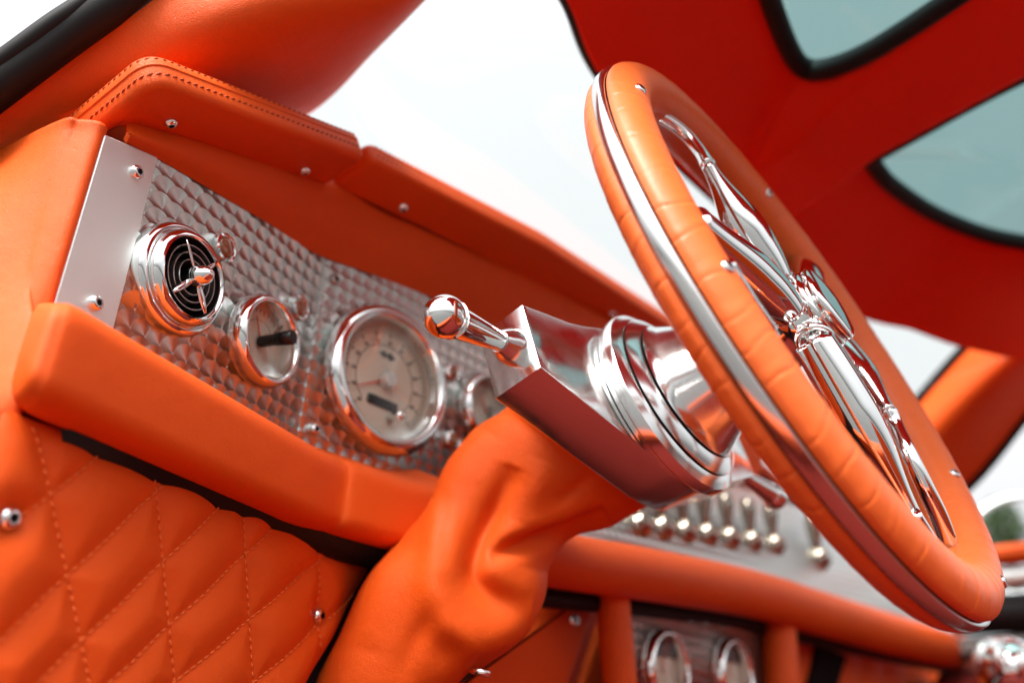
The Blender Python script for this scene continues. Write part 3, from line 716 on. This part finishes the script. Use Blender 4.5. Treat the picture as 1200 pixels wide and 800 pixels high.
blade('spoke_rod', [(1042, 482, -.0139), (1050, 497, -.0135), (1066, 532, -.0122), (1084, 570, -.0095), (1100, 604, -.006), (1116, 646, .001)], [.0054, .0044, .0048, .0052, .0054, .0054], [1] * 6)
# far spoke, edge on to the camera
mb = MB(); a_ = math.radians(48); d_ = axx * math.cos(a_) + aw * math.sin(a_)
tube(mb, [d_ * q - ax * s for q, s in ((.02, .006), (.05, .010), (.09, .011), (.13, .008), (.166, .001))], [.009, .012, .012, .008, .005], 24, 1.2, ref=ax); mb.build('spoke', M_CHROME, wheel)
# hub: barrel with drilled flange, collars and a horn cap on the driver's side
HB = C(0, 0, 0)
mb = MB(); lathe(mb, [(.0215, -.0225), (.0250, -.020), (.0262, -.014), (.0258, -.006), (.0275, -.003), (.0290, .001), (.0285, .005), (.0262, .008), (.0258, .013), (.0275, .0145), (.0278, .0175), (.0262, .0195), (.0250, .020)], HB, -ax, 96)
hub = mb.build('hub', M_CHROME, wheel, sharp=45)
for k in range(10):
    t = 2 * math.pi * (k + .37) / 10; e = axx * math.cos(t) + aw * math.sin(t)
    mb = MB(); lathe(mb, [(.0044, .0246), (.0058, .0258), (.0066, .0277), (.0060, .0283), (.0046, .0272), (.0040, .0240), (.0001, .0235)], HB - ax * .0095, e, 24); mb.build('hub_port', M_CHROME, hub, sharp=60)
mb = MB(); lathe(mb, [(.0250, .0195), (.0262, .0215), (.0268, .0235), (.0255, .0255), (.0225, .0268), (.0120, .0285), (.0001, .0290)], HB, -ax, 72); mb.build('horn_cap', M_CHROME, hub, sharp=50)
for (x, y, s) in ((914, 344, -.004), (955, 399, -.009), (972, 393, -.002), (916, 358, -.007)):
    P = on_col(x, y, s); d_ = unit(P - (P @ ax) * ax) if np.linalg.norm(P - (P @ ax) * ax) > .01 else unit(P)
    mb = MB(); lathe(mb, [(.0085, -.0035), (.0112, -.003), (.0122, 0), (.0112, .003), (.0085, .0035)], P, d_, 40, closed=True); mb.build('spoke_collar', M_CHROME, wheel)
# rivets on the driver's face of the rim
def rivet(theta, phi, r=.0040):
    c_ = axx * math.cos(theta) + aw * math.sin(theta); N = c_ * math.cos(phi) - ax * math.sin(phi); P = c_ * RW + N * (RT - .0013)
    bolt('rivet', P, N, r, wheel)
def rim_angle(x, y):
    ts = np.linspace(0, 2 * np.pi, 1440); e = np.cos(ts)[:, None] * axx + np.sin(ts)[:, None] * aw
    return ts, e
def rivet_near(x, y):
    best = None
    for t in np.linspace(0, 2 * np.pi, 360, endpoint=False):
        e = axx * math.cos(t) + aw * math.sin(t)
        for p in np.linspace(math.radians(30), math.radians(250), 45):
            N = e * math.cos(p) - ax * math.sin(p); P = e * RW + N * RT
            if N @ (P - K) > 0.002 * 0: continue
            q = np.linalg.norm(proj(P) - np.array([x, y]))
            if best is None or q < best[0]: best = (q, t, p)
    return best[1:]
for x, y in ((751, 103), (853, 313), (1120, 553), (1176, 681), (1085, 627), (900, 226)): rivet(*rivet_near(x, y))

# ------------------------------------------------------------------ PILLAR, SEAL, HEADLINER, GLASS
pil = thing('door_pillar', at_d(250, 60, .53), 'broad orange leather windscreen pillar at upper left beside the door opening', 'pillar')
rows = [[(275, -75, .540), (390, -75, .545), (500, -75, .575), (562, -75, .605), (570, -75, .67)],
        [(180, 0, .515), (300, 0, .52), (420, 0, .55), (491, 0, .588), (499, 0, .65)],
        [(88, 66, .508), (225, 66, .522), (350, 66, .565), (429, 62, .61), (438, 62, .68)],
        [(0, 128, .500), (130, 132, .532), (275, 128, .585), (365, 125, .65), (375, 125, .72)],
        [(-90, 192, .492), (60, 200, .525), (150, 205, .58), (260, 190, .71), (280, 190, .78)],
        [(-150, 330, .48), (-20, 330, .51), (90, 320, .57), (200, 330, .68), (210, 330, .76)],
        [(-150, 480, .46), (-20, 480, .49), (60, 480, .55), (150, 480, .64), (160, 480, .72)]]
pts = [[at_d(*p) for p in r] for r in rows]
sheet('trim', pts, M_LEATHER, pil, n=10, thick=.010)
mb = MB(); path = catmull([at_d(*p) for p in ((-170, 220, .478), (-80, 157, .484), (0, 98, .490), (70, 46, .500), (135, 0, .510), (235, -72, .535))], 8)
tube(mb, path, .0135, 24, .9); s0 = mb.build('door_seal', M_RUBBER, pil)
mb = MB(); path2 = catmull([at_d(*p) for p in ((-170, 192, .472), (-80, 130, .478), (0, 74, .484), (60, 30, .492), (105, 0, .500), (205, -72, .52))], 8)
tube(mb, path2, .0062, 20); mb.build('sealing_lip', M_RUBBER, s0)

roof = thing('headliner', V3(.4, -.2, .33), 'red orange leather headliner with two tinted roof windows', 'headliner')
HDR = [(640, -60, .292), (672, 0, .297), (706, 80, .30), (780, 168, .305), (880, 262, .307), (1000, 357, .30), (1070, 378, .29), (1128, 396, .272)]
hdr = np.array([at_z(x, y, z) for x, y, z in HDR])
hdr = np.vstack([hdr[0] + V3(-.24, -.20, -.06), hdr[0] + V3(-.12, -.07, -.02), hdr, hdr[-1] + V3(.05, -.10, -.02), hdr[-1] + V3(.09, -.30, -.03)])
hc = catmull(hdr, 10)
ROOFZ = .345
# roof windows traced onto the roof's own surface
W1 = [(855, -130), (884, -60), (906, 8), (925, 55), (941, 76), (962, 74), (1010, 44), (1068, 2), (1160, -70), (1250, -150)]
W2 = [(1018, 178), (1024, 170), (1048, 156), (1110, 125), (1200, 83), (1330, 25), (1480, -20), (1480, 250), (1330, 292), (1250, 290), (1200, 284), (1150, 273), (1095, 249), (1050, 218), (1030, 198)]
w1 = np.array([at_z(x, y, ROOFZ + .012) for x, y in W1]); w2 = np.array([at_z(x, y, ROOFZ + .012) for x, y in W2])
w1s = catmull(w1, 6, closed=True); w2s = catmull(w2, 6, closed=True)
bm1 = [at_z(868, 172, ROOFZ), at_z(940, 92, ROOFZ), at_z(1075, 0, ROOFZ), at_z(1200, -90, ROOFZ)]   # beam edges
bm2 = [at_z(900, 245, ROOFZ), at_z(1013, 182, ROOFZ), at_z(1110, 130, ROOFZ), at_z(1200, 90, ROOFZ)]
def signed(p, A, B): d_ = (B - A)[:2]; return (d_[0] * (p[1] - A[1]) - d_[1] * (p[0] - A[0])) / np.linalg.norm(d_)
def smooth(x): x = min(1, max(0, x)); return x * x * (3 - 2 * x)
def poly_edge_dist(p, poly):
    return poly_dist(np.asarray(p)[None, :2], np.vstack([poly[:, :2], poly[:1, :2]]))[0]
def hdr_y(x):
    return np.interp(x, hc[:, 0], hc[:, 1]), np.interp(x, hc[:, 0], hc[:, 2])
xs = np.arange(-.30, .83, .006)
cut1, cut2 = w1s[:, :2], w2s[:, :2]
RV = []; keep = []
NV = 130
for x in xs:
    y0, z0 = hdr_y(x); c_ = []
    for k in range(NV):
        f = k / (NV - 1); y = y0 + (-.46 - y0) * f ** 1.1; p = V3(x, y, 0)
        dist = y0 - y
        z = z0 + (ROOFZ + .012 - z0) * smooth(dist / .16) - .012 * math.exp(-dist / .02)
        s1, s2 = signed(p, bm1[0], bm1[2]), signed(p, bm2[0], bm2[2])
        lo_s, hi_s = (s1, s2)
        inb = smooth(min(-s1, s2) / .035 + .5) if (signed((bm1[1] + bm2[1]) / 2, bm1[0], bm1[2]) < 0) else smooth(min(s1, -s2) / .035 + .5)
        z -= .034 * inb * smooth((dist - .02) / .10)
        sd = max(0, x - .62); z -= 1.2 * sd * sd
        c_.append(V3(x, y, z))
    RV.append(c_)
RV = np.array(RV); vsx = RV.reshape(-1, 3); fs = []
in1 = np.array([inside(p, cut1) or inside(p, cut2) for p in vsx[:, :2]]).reshape(RV.shape[:2])
for i in range(len(xs) - 1):
    for k in range(NV - 1):
        if in1[i, k] or in1[i + 1, k] or in1[i, k + 1] or in1[i + 1, k + 1]: continue
        fs.append((i * NV + k, (i + 1) * NV + k, (i + 1) * NV + k + 1, i * NV + k + 1))
used = sorted({v for f in fs for v in f}); rm = {v: k for k, v in enumerate(used)}
mb = MB(); mb.add(vsx[used], [tuple(rm[v] for v in f) for f in fs])
lin = mb.build('lining', M_LINER, roof); so = lin.modifiers.new('thick', 'SOLIDIFY'); so.thickness = .012; so.offset = 1
mb = MB(); tube(mb, hc + V3(0, .004, -.001), .0070, 12); mb.build('windscreen_seal', M_RUBBER, roof)
def roof_z(p):
    i = int(np.clip(round((p[0] - xs[0]) / .006), 0, len(xs) - 1)); k = np.argmin(abs(RV[i, :, 1] - p[1])); return RV[i, k, 2]
for a_, b_ in (((868, 172), (938, 92)), ((905, 243), (1012, 184))):
    P = [at_z(a_[0] + (b_[0] - a_[0]) * q, a_[1] + (b_[1] - a_[1]) * q, ROOFZ) for q in np.linspace(-.25, 1, 16)]
    P = np.array([V3(p[0], p[1], roof_z(p)) for p in P]); P[1:-1, 2] = (P[:-2, 2] + P[1:-1, 2] + P[2:, 2]) / 3
    mb = MB(); tube(mb, P - ZUP * .0006, .0022, 8); mb.build('welt', M_LINER, roof)
for wsx, nm in ((w1s, 'a'), (w2s, 'b')):
    rim = np.array([V3(p[0], p[1], roof_z(p) if -.30 < p[0] < .83 else p[2] - .02) for p in wsx])
    for _ in range(6): rim[:, 2] = (np.roll(rim[:, 2], 1) + rim[:, 2] + np.roll(rim[:, 2], -1)) / 3
    mb = MB(); cl = np.vstack([rim, rim[:1]]); tube(mb, cl - ZUP * .0, .0118, 14, .8); fr_ = mb.build('window_seal', M_RUBBER, roof)
    c_ = rim.mean(0); m_ = len(rim); vs_ = [c_ + ZUP * .012] + [c_ + ZUP * .012 * (1 - q ** 2) + (p - c_) * q for q in (.5, 1.) for p in rim]
    fs_ = [(0, 1 + j, 1 + (j + 1) % m_) for j in range(m_)] + [(1 + j, 1 + m_ + j, 1 + m_ + (j + 1) % m_, 1 + (j + 1) % m_) for j in range(m_)]
    mb = MB(); mb.add(vs_, fs_); mb.build('pane', M_TEAL, fr_)
# windscreen
ws = thing('windscreen', V3(.35, .3, .2), 'clear curved windscreen between the pillars, white sky behind', 'windscreen')
rows = [[at_d(568, -78, .70), at_d(440, 62, .715), at_d(345, 150, .75)]]
for x in (.0, .2, .4, .6, .72):
    y, z = hdr_y(x); xb = x * 1.18 - .03
    rows.append([V3(x, y + .002, z + .008), V3(x * .8 + xb * .2, y * .6 + .19, z * .72 + .045), V3(xb, .52 - .35 * (x - .3) ** 2, .10)])
sheet('pane', rows, M_GLASS, ws, n=8, thick=.004)
# passenger side pillar
pp = thing('far_pillar', at_d(1140, 480, 1.28), 'blurred orange passenger side windscreen pillar at far right', 'pillar')
rows = [[(1010, 545, 1.34), (1040, 575, 1.30), (1075, 620, 1.34)], [(1078, 466, 1.31), (1105, 500, 1.26), (1143, 562, 1.31)], [(1130, 408, 1.28), (1165, 440, 1.22), (1203, 487, 1.28)],
        [(1195, 345, 1.24), (1240, 370, 1.18), (1268, 405, 1.24)], [(1270, 290, 1.2), (1310, 310, 1.14), (1330, 340, 1.2)]]
sheet('trim', [[at_d(*p) for p in r] for r in rows], M_LEATHER, pp, n=8, thick=.012)
for e in (0, -1):
    mb = MB(); tube(mb, catmull([at_d(*r[e]) for r in rows], 6), .0075, 10); mb.build('seal', M_RUBBER, pp)
# passenger door
pd = thing('passenger_door', at_d(1190, 690, 1.42), 'blurred passenger door top, red over grey trim, right of the wheel', 'door')
def bar(a_, b_, r, mat, nm, par, flat=1.):
    mb = MB(); tube(mb, catmull([at_d(*a_), at_d((a_[0] + b_[0]) / 2, (a_[1] + b_[1]) / 2 - 2, (a_[2] + b_[2]) / 2), at_d(*b_)], 6), r, 18, flat); return mb.build(nm, mat, par)
bar((1120, 655, 1.40), (1330, 640, 1.20), .016, M_LEATHER, 'top_rail', pd)
bar((1120, 682, 1.40), (1330, 668, 1.20), .016, M_BRUSH, 'trim_strip', pd)
bar((1120, 722, 1.41), (1330, 714, 1.21), .030, M_RUBBER, 'pull_pocket', pd)
bar((1120, 762, 1.40), (1330, 748, 1.20), .018, M_GREY, 'arm_rest', pd)
bar((1120, 840, 1.42), (1330, 850, 1.22), .075, M_CARPET, 'lower_trim', pd)
# mirror hoop seen through the side window
mh = thing('side_mirror', at_d(1185, 625, 1.7), 'pale blurred door mirror hoop beyond the side window', 'mirror')
mb = MB(); th_ = np.linspace(0, 2 * np.pi, 48); c_ = at_d(1196, 640, 1.75); e1, e2 = M[:, 0], -M[:, 1]
tube(mb, c_ + .112 * (np.cos(th_)[:, None] * e1 + .9 * np.sin(th_)[:, None] * e2), .0085, 12); mb.build('hoop', M_BRUSH, mh)
mb = MB(); tube(mb, [c_ - e2 * .10, c_ - e2 * .16], .014, 14); mb.build('stem', M_BRUSH, mh)

# ------------------------------------------------------------------ CENTRE CONSOLE seen under the wheel
YC = .25
cons = thing('centre_console', V3(.4, YC, -.12), 'blurred orange centre console with switch panel and roll beneath the wheel', 'console')
TU = unit(V3(0, .42, .90)); TN = unit(np.cross(TU, axx)); TN = TN if TN[1] < 0 else -TN
b0, b1 = at_y(650, 622, YC), at_y(1060, 712, YC)
def Cn(x, y, o=0.): d0 = TN @ b1; nn = unit(np.cross(b1 - b0, TU)); nn = nn if nn[1] < 0 else -nn; return bp(x, y, nn, nn @ b0 + o)
nn = unit(np.cross(b1 - b0, TU)); nn = nn if nn[1] < 0 else -nn; UU = unit(b1 - b0); WW = np.cross(nn, UU); WW = WW if WW[2] > 0 else -WW
M_TURNED_C = engine_turned('engine_turned_console', UU, WW, .012, .012, base=(.62, .64, .62), rough=.30)
P_ = [b0 - UU * .02 - WW * .02, b1 + UU * .12 - WW * .02, b1 + UU * .12 + WW * .16, b0 - UU * .02 + WW * .13]
mb = MB(); slab(mb, to2d(P_, b0, UU, WW), b0 - nn * .003, UU, WW, nn, [(0, 0), (0, .003)]); mb.build('switch_panel', M_TURNED_C, cons, smooth=False, uv=(UU, WW))
# roll below the switches
pts = [at_y(560, 632, YC - .012), at_y(650, 655, YC - .012), at_y(760, 673, YC - .012), at_y(880, 695, YC - .012), at_y(960, 718, YC - .012), at_y(1040, 741, YC - .012), at_y(1115, 762, YC - .012), at_y(1200, 790, YC - .012)]
mb = MB(); tube(mb, catmull(pts, 8), np.interp(np.linspace(0, 1, 57), [0, .15, .4, .7, 1], [.019, .022, .025, .028, .030]), 24, 1.); mb.build('roll', M_LEATHER, cons)
# black rail put in as the shadow under the roll
mb = MB(); tube(mb, catmull([p + V3(0, .028, -.026) for p in pts], 6), .008, 12); mb.build('shadow_rail', M_RUBBER, cons)
# lower gauge plate with posts either side
q = [at_y(728, 690, YC + .02), at_y(906, 715, YC + .02), at_y(915, 900, YC + .02), at_y(740, 900, YC + .02)]
M_TURNED_D = engine_turned('engine_turned_lower', axx, ZUP, .010, .010, base=(.62, .58, .55), rough=.34)
mb = MB(); slab(mb, to2d(q, q[0], axx, ZUP), q[0] + V3(0, .003, 0), axx, ZUP, nR, [(0, 0), (0, .003)]); mb.build('lower_panel', M_TURNED_D, cons, smooth=False, uv=(axx, ZUP))
for a_, b_, r in (((717, 690), (735, 900), .015), ((910, 716), (922, 900), .0205)):
    A, B = at_y(*a_, YC + .005), at_y(*b_, YC + .005)
    mb = MB(); tube(mb, [A + (A - B) * .05, A, (A + B) / 2, B], [r * .7, r, r, r], 20); mb.build('post', M_LEATHER, cons)
g4, _ = gauge(at_y(774, 784, YC + .02), nR, axx, .0325, .014, 'left of the two blurred cream gauges low in the centre console', marks=(225, -45, 8, 2), hand=95, group='gauges low in the console', faces=False)
g5, _ = gauge(at_y(853, 789, YC + .02), nR, axx, .0325, .014, 'right of the two blurred cream gauges low in the centre console', marks=(225, -45, 8, 2), hand=95, group='gauges low in the console', faces=False)
for gg, pc in ((g4, at_y(774, 784, YC + .02)), (g5, at_y(853, 789, YC + .02))):
    mb = MB(); o2 = [(.0275 * math.cos(t), .0275 * math.sin(t)) for t in np.linspace(.45, math.pi - .45, 20)]; slab(mb, o2, pc + V3(0, -.0022, 0), axx, ZUP, nR, [(0, -.001), (0, .0008)]); mb.build('shade_plate', M_BLACK, gg, smooth=False)
for k in range(8):
    P = at_y(742 + 20.5 * k, 711 + 3.0 * k, YC + .0195)
    lamp(P, nR, .0085, 'tiny blurred round lamp in the row above the low console gauges', 'row of tiny lamps above the low console gauges', M_STEEL)
# toggle switches
def toggle(P, sc_, label, group=None):
    root = thing('toggle_switch', P, label, 'switch', group)
    mb = MB(); lathe(mb, [(.0105 * sc_, -.001), (.0105 * sc_, .003 * sc_), (.0088 * sc_, .0045 * sc_), (.0078 * sc_, .009 * sc_), (.0060 * sc_, .0105 * sc_)], P, nn, 28); mb.build('nut', M_TOGGLE, root, sharp=40)
    d_ = unit(nn * .45 + WW * .9)
    mb = MB(); lathe(mb, [(.0038 * sc_, .004 * sc_), (.0045 * sc_, .014 * sc_), (.0068 * sc_, .026 * sc_), (.0076 * sc_, .033 * sc_), (.0060 * sc_, .0385 * sc_), (.0001, .040 * sc_)], P, d_, 24); mb.build('bat', M_TOGGLE, root)
for k in range(7):
    toggle(Cn(748 + 26.4 * k, 616 + 3.9 * k), 1.35, 'blurred chrome toggle in the close row under the column box', 'toggle switches in a close row')
toggle(Cn(958, 656), 1.6, 'larger lone chrome toggle at the right end of the switch row')
# red under-dash panels between gaiter and console
ud = thing('footwell_panel', at_d(660, 730, .86), 'dark red leather footwell panel between gaiter and console gauges', 'footwell panel')
mb = MB(); q = [at_y(560, 650, YC + .06), at_y(705, 682, YC + .045), at_y(640, 830, YC + .06), at_y(560, 860, YC + .07), at_y(430, 860, YC + .07)]
slab(mb, round_poly(to2d(q, q[0], axx, ZUP), .006), V3(q[0][0], YC + .055, q[0][2]), axx, ZUP, nR, soft(.012, .004)); mb.build('panel', M_LEATHER, ud, sharp=60)
bolt('screw', at_y(672, 727, YC + .043), nR, .006, ud)
mb = MB(); q = [at_y(712, 684, YC + .10), at_y(745, 690, YC + .10), at_y(745, 900, YC + .10), at_y(640, 900, YC + .10)]
slab(mb, to2d(q, q[0], axx, ZUP), q[0], axx, ZUP, nR, soft(.012, .004)); mb.build('side_panel', M_LEATHER, ud, sharp=60)
# passenger-side quilted kick panel with dark pocket
kp = thing('far_quilted_panel', at_d(1020, 780, 1.15), 'blurred dark red ribbed leather panel at the bottom right', 'quilted panel')
rows = []
for k in range(33):
    f = k / 32; bul = .004 * abs(math.sin(f * math.pi * 8))
    rows.append([at_y(928 + 215 * f, 722 + 52 * f, YC + .05) + V3(0, -bul, 0), at_y(930 + 215 * f, 800 + 40 * f, YC + .05) + V3(0, -bul, 0), at_y(930 + 215 * f, 900 + 40 * f, YC + .05) + V3(0, -bul, 0)])
sheet('ribbed_leather', rows, M_LEATHER, kp, n=2, thick=.01)
mb = MB(); q = [at_y(957, 755, YC + .044), at_y(990, 768, YC + .044), at_y(972, 830, YC + .044), at_y(938, 830, YC + .044)]
slab(mb, round_poly(to2d(q, q[0], axx, ZUP), .006), q[0], axx, ZUP, nR, [(0, -.004), (0, .003), (.002, .004)]); mb.build('pocket', M_VOID, kp, smooth=False)
# chrome gear knob
kn = thing('gear_knob', at_d(1180, 778, .86), 'ribbed chrome knob at the bottom right corner', 'knob')
kc = at_d(1184, 782, .90); ka = unit(V3(.15, -.25, .95))
mb = MB(); lathe(mb, [(.006, -.05), (.008, -.034), (.018, -.030), (.028, -.020), (.0325, -.006), (.0325, .004), (.029, .016), (.020, .026), (.010, .0305), (.0001, .031)], kc, ka, 56); mb.build('ball', M_CHROME, kn, sharp=60)
for k in range(9):
    t = 2 * math.pi * k / 9; e1 = unit(np.cross(ka, axx)); e2 = np.cross(ka, e1); d_ = e1 * math.cos(t) + e2 * math.sin(t)
    mb = MB(); tube(mb, [kc + d_ * .0305 - ka * .014, kc + d_ * .0340 - ka * .002, kc + d_ * .0315 + ka * .012, kc + d_ * .024 + ka * .023], [.002, .004, .004, .002], 10); mb.build('rib', M_CHROME, kn)
mb = MB(); tube(mb, [kc - ka * .045, kc - ka * .30], .0065, 14); mb.build('lever', M_CHROME, kn)
# small latch under the gaiter
la = thing('release_latch', at_d(548, 785, .57), 'small steel release latch in the dark gap under the gaiter', 'latch')
mb = MB(); tube(mb, [at_d(500, 812, .60), at_d(525, 790, .585), at_d(556, 778, .578)], [.012, .010, .006], 16, .6); mb.build('housing', M_BLACK, la)
mb = MB(); tube(mb, [at_d(545, 783, .572), at_d(562, 786, .568), at_d(574, 790, .566)], [.0022, .0026, .002], 12, .6); mb.build('tongue', M_CHROME, la)
# cabin floor and firewall, so light only comes in where the car is open
fl = thing('cabin_floor', V3(.35, 0, -.52), 'red carpeted cabin floor and bulkhead below the dash', 'car floor')
mb = MB()
P = [V3(-.34, -.75, -.54), V3(1.05, -.75, -.54), V3(1.05, .50, -.54), V3(-.34, .50, -.54)]
slab(mb, to2d(P, P[0], axx, V3(0, 1, 0)), P[0], axx, V3(0, 1, 0), -ZUP, [(0, 0), (0, .02)]); mb.build('carpet', M_CARPET, fl, smooth=False)
mb = MB(); P = [V3(-.44, -.75, -.62), V3(-.34, -.75, -.62), V3(-.34, -.75, -.43), V3(-.40, -.75, -.42), V3(-.44, -.75, -.46)]
slab(mb, round_poly(to2d(P, P[0], axx, ZUP), .01), P[0], axx, ZUP, V3(0, 1, 0), [(0, 0), (0, 1.3)]); mb.build('sill', M_LEATHER, fl, sharp=40)  # unseen door sill, added to block low light from the side
mb = MB(); P = [V3(-.36, .56, -.54), V3(1.05, .56, -.54), V3(1.05, .56, .08), V3(-.36, .56, .08)]
slab(mb, to2d(P, P[0], axx, ZUP), P[0], axx, ZUP, V3(0, 1, 0), [(0, 0), (0, .02)]); mb.build('bulkhead', M_CARPET, fl, smooth=False)
mb = MB(); P = [V3(1.08, -.75, -.54), V3(1.08, .56, -.54), V3(1.08, .56, -.12), V3(1.08, -.75, -.12)]
slab(mb, to2d(P, P[0], V3(0, 1, 0), ZUP), P[0], V3(0, 1, 0), ZUP, axx, [(0, 0), (0, .02)]); mb.build('side_wall', M_CARPET, fl, smooth=False)
mb = MB(); P = [V3(-.30, -.76, -.54), V3(1.08, -.76, -.54), V3(1.08, -.76, -.12), V3(-.30, -.76, -.12)]
slab(mb, to2d(P, P[0], axx, ZUP), P[0], axx, ZUP, -V3(0, 1, 0), [(0, 0), (0, .02)]); mb.build('rear_wall', M_LEATHER, fl, smooth=False)  # unseen low rear wall, added to darken the cabin from behind
# a tree outside, seen as a dark blur through the side window
tc_ = at_d(1176, 622, 16.); tr = thing('tree', V3(tc_[0], tc_[1], -.86), 'dark green tree seen blurred through the far side window', 'tree')
mb = MB(); tube(mb, [V3(tc_[0], tc_[1], -.86), V3(tc_[0] + .05, tc_[1], tc_[2] - .3), V3(tc_[0], tc_[1] + .05, tc_[2] + .3)], [.14, .09, .03], 10); mb.build('trunk', M_BARK, tr)
mb = MB(); rs = np.random.RandomState(5)
for k in range(900):
    d_ = rs.normal(size=3); d_ /= np.linalg.norm(d_); c_ = tc_ + d_ * V3(.42, .42, .62) * rs.uniform(.15, 1) ** .5
    a_, b_ = unit(rs.normal(size=3)), unit(rs.normal(size=3)); s_ = rs.uniform(.05, .10); mb.add([c_ - a_ * s_, c_ + b_ * s_ * .5, c_ + a_ * s_, c_ - b_ * s_ * .5], [(0, 1, 2, 3)])
mb.build('crown', M_LEAF, tr, smooth=False)

# ------------------------------------------------------------------ CAMERA, LIGHT, WORLD
cd = bpy.data.cameras.new('camera'); co = bpy.data.objects.new('camera', cd); col.objects.link(co); scene.camera = co
Rm = np.stack([M[:, 0], -M[:, 1], -M[:, 2]], 1)
mw = Matrix.Identity(4)
for i in range(3):
    for j in range(3): mw[i][j] = float(Rm[i, j])
    mw[i][3] = float(K[i])
co.matrix_world = mw
cd.sensor_width = 36; cd.lens = 36 * FPX / 1200; cd.clip_start = .02; cd.clip_end = 1000
cd.dof.use_dof = True; cd.dof.focus_distance = .50; cd.dof.aperture_fstop = 3.2; cd.dof.aperture_blades = 0
SUN_DIR = unit(V3(.62, .16, -.77))          # soft overcast light falling in through the open driver's door
sd = bpy.data.lights.new('sun', 'SUN'); sd.energy = 1.35; sd.angle = math.radians(22); sd.color = (1, .95, .88)
so_ = bpy.data.objects.new('sun', sd); col.objects.link(so_)
so_.rotation_mode = 'QUATERNION'; so_.rotation_quaternion = Vector(tuple(SUN_DIR)).to_track_quat('-Z', 'Y')
w = bpy.data.worlds.new('World'); scene.world = w; w.use_nodes = True; nt = w.node_tree
bg = nt.nodes['Background']; sky = nt.nodes.new('ShaderNodeTexSky'); sky.sky_type = 'NISHITA'; sky.sun_disc = False
sky.sun_elevation = math.asin(-SUN_DIR[2]); sky.sun_rotation = math.atan2(-SUN_DIR[0], -SUN_DIR[1])
sky.dust_density = 3.; sky.air_density = 1.0
hs = nt.nodes.new('ShaderNodeHueSaturation'); hs.inputs['Saturation'].default_value = .07; hs.inputs['Value'].default_value = 1.
# overcast sky: brighter overhead than at the horizon
tcw = nt.nodes.new('ShaderNodeTexCoord'); sx = nt.nodes.new('ShaderNodeSeparateXYZ'); mrw = nt.nodes.new('ShaderNodeMapRange'); vm = nt.nodes.new('ShaderNodeVectorMath'); vm.operation = 'SCALE'
mrw.inputs['To Min'].default_value = .15; mrw.inputs['To Max'].default_value = 2.0
nt.links.new(tcw.outputs['Generated'], sx.inputs[0]); nt.links.new(sx.outputs[2], mrw.inputs['Value']); nt.links.new(mrw.outputs[0], vm.inputs['Scale'])
nt.links.new(sky.outputs[0], hs.inputs['Color']); nt.links.new(hs.outputs[0], vm.inputs[0]); nt.links.new(vm.outputs[0], bg.inputs['Color']); bg.inputs['Strength'].default_value = .13
scene.view_settings.view_transform = 'Standard'; scene.view_settings.look = 'None'; scene.view_settings.exposure = 1.46; scene.view_settings.gamma = 1
scene.render.engine = 'CYCLES'
cy = scene.cycles; cy.use_denoising = True; cy.max_bounces = 10; cy.diffuse_bounces = 3; cy.glossy_bounces = 6; cy.transparent_max_bounces = 12
cy.caustics_reflective = False; cy.caustics_refractive = False; cy.sample_clamp_indirect = 6.
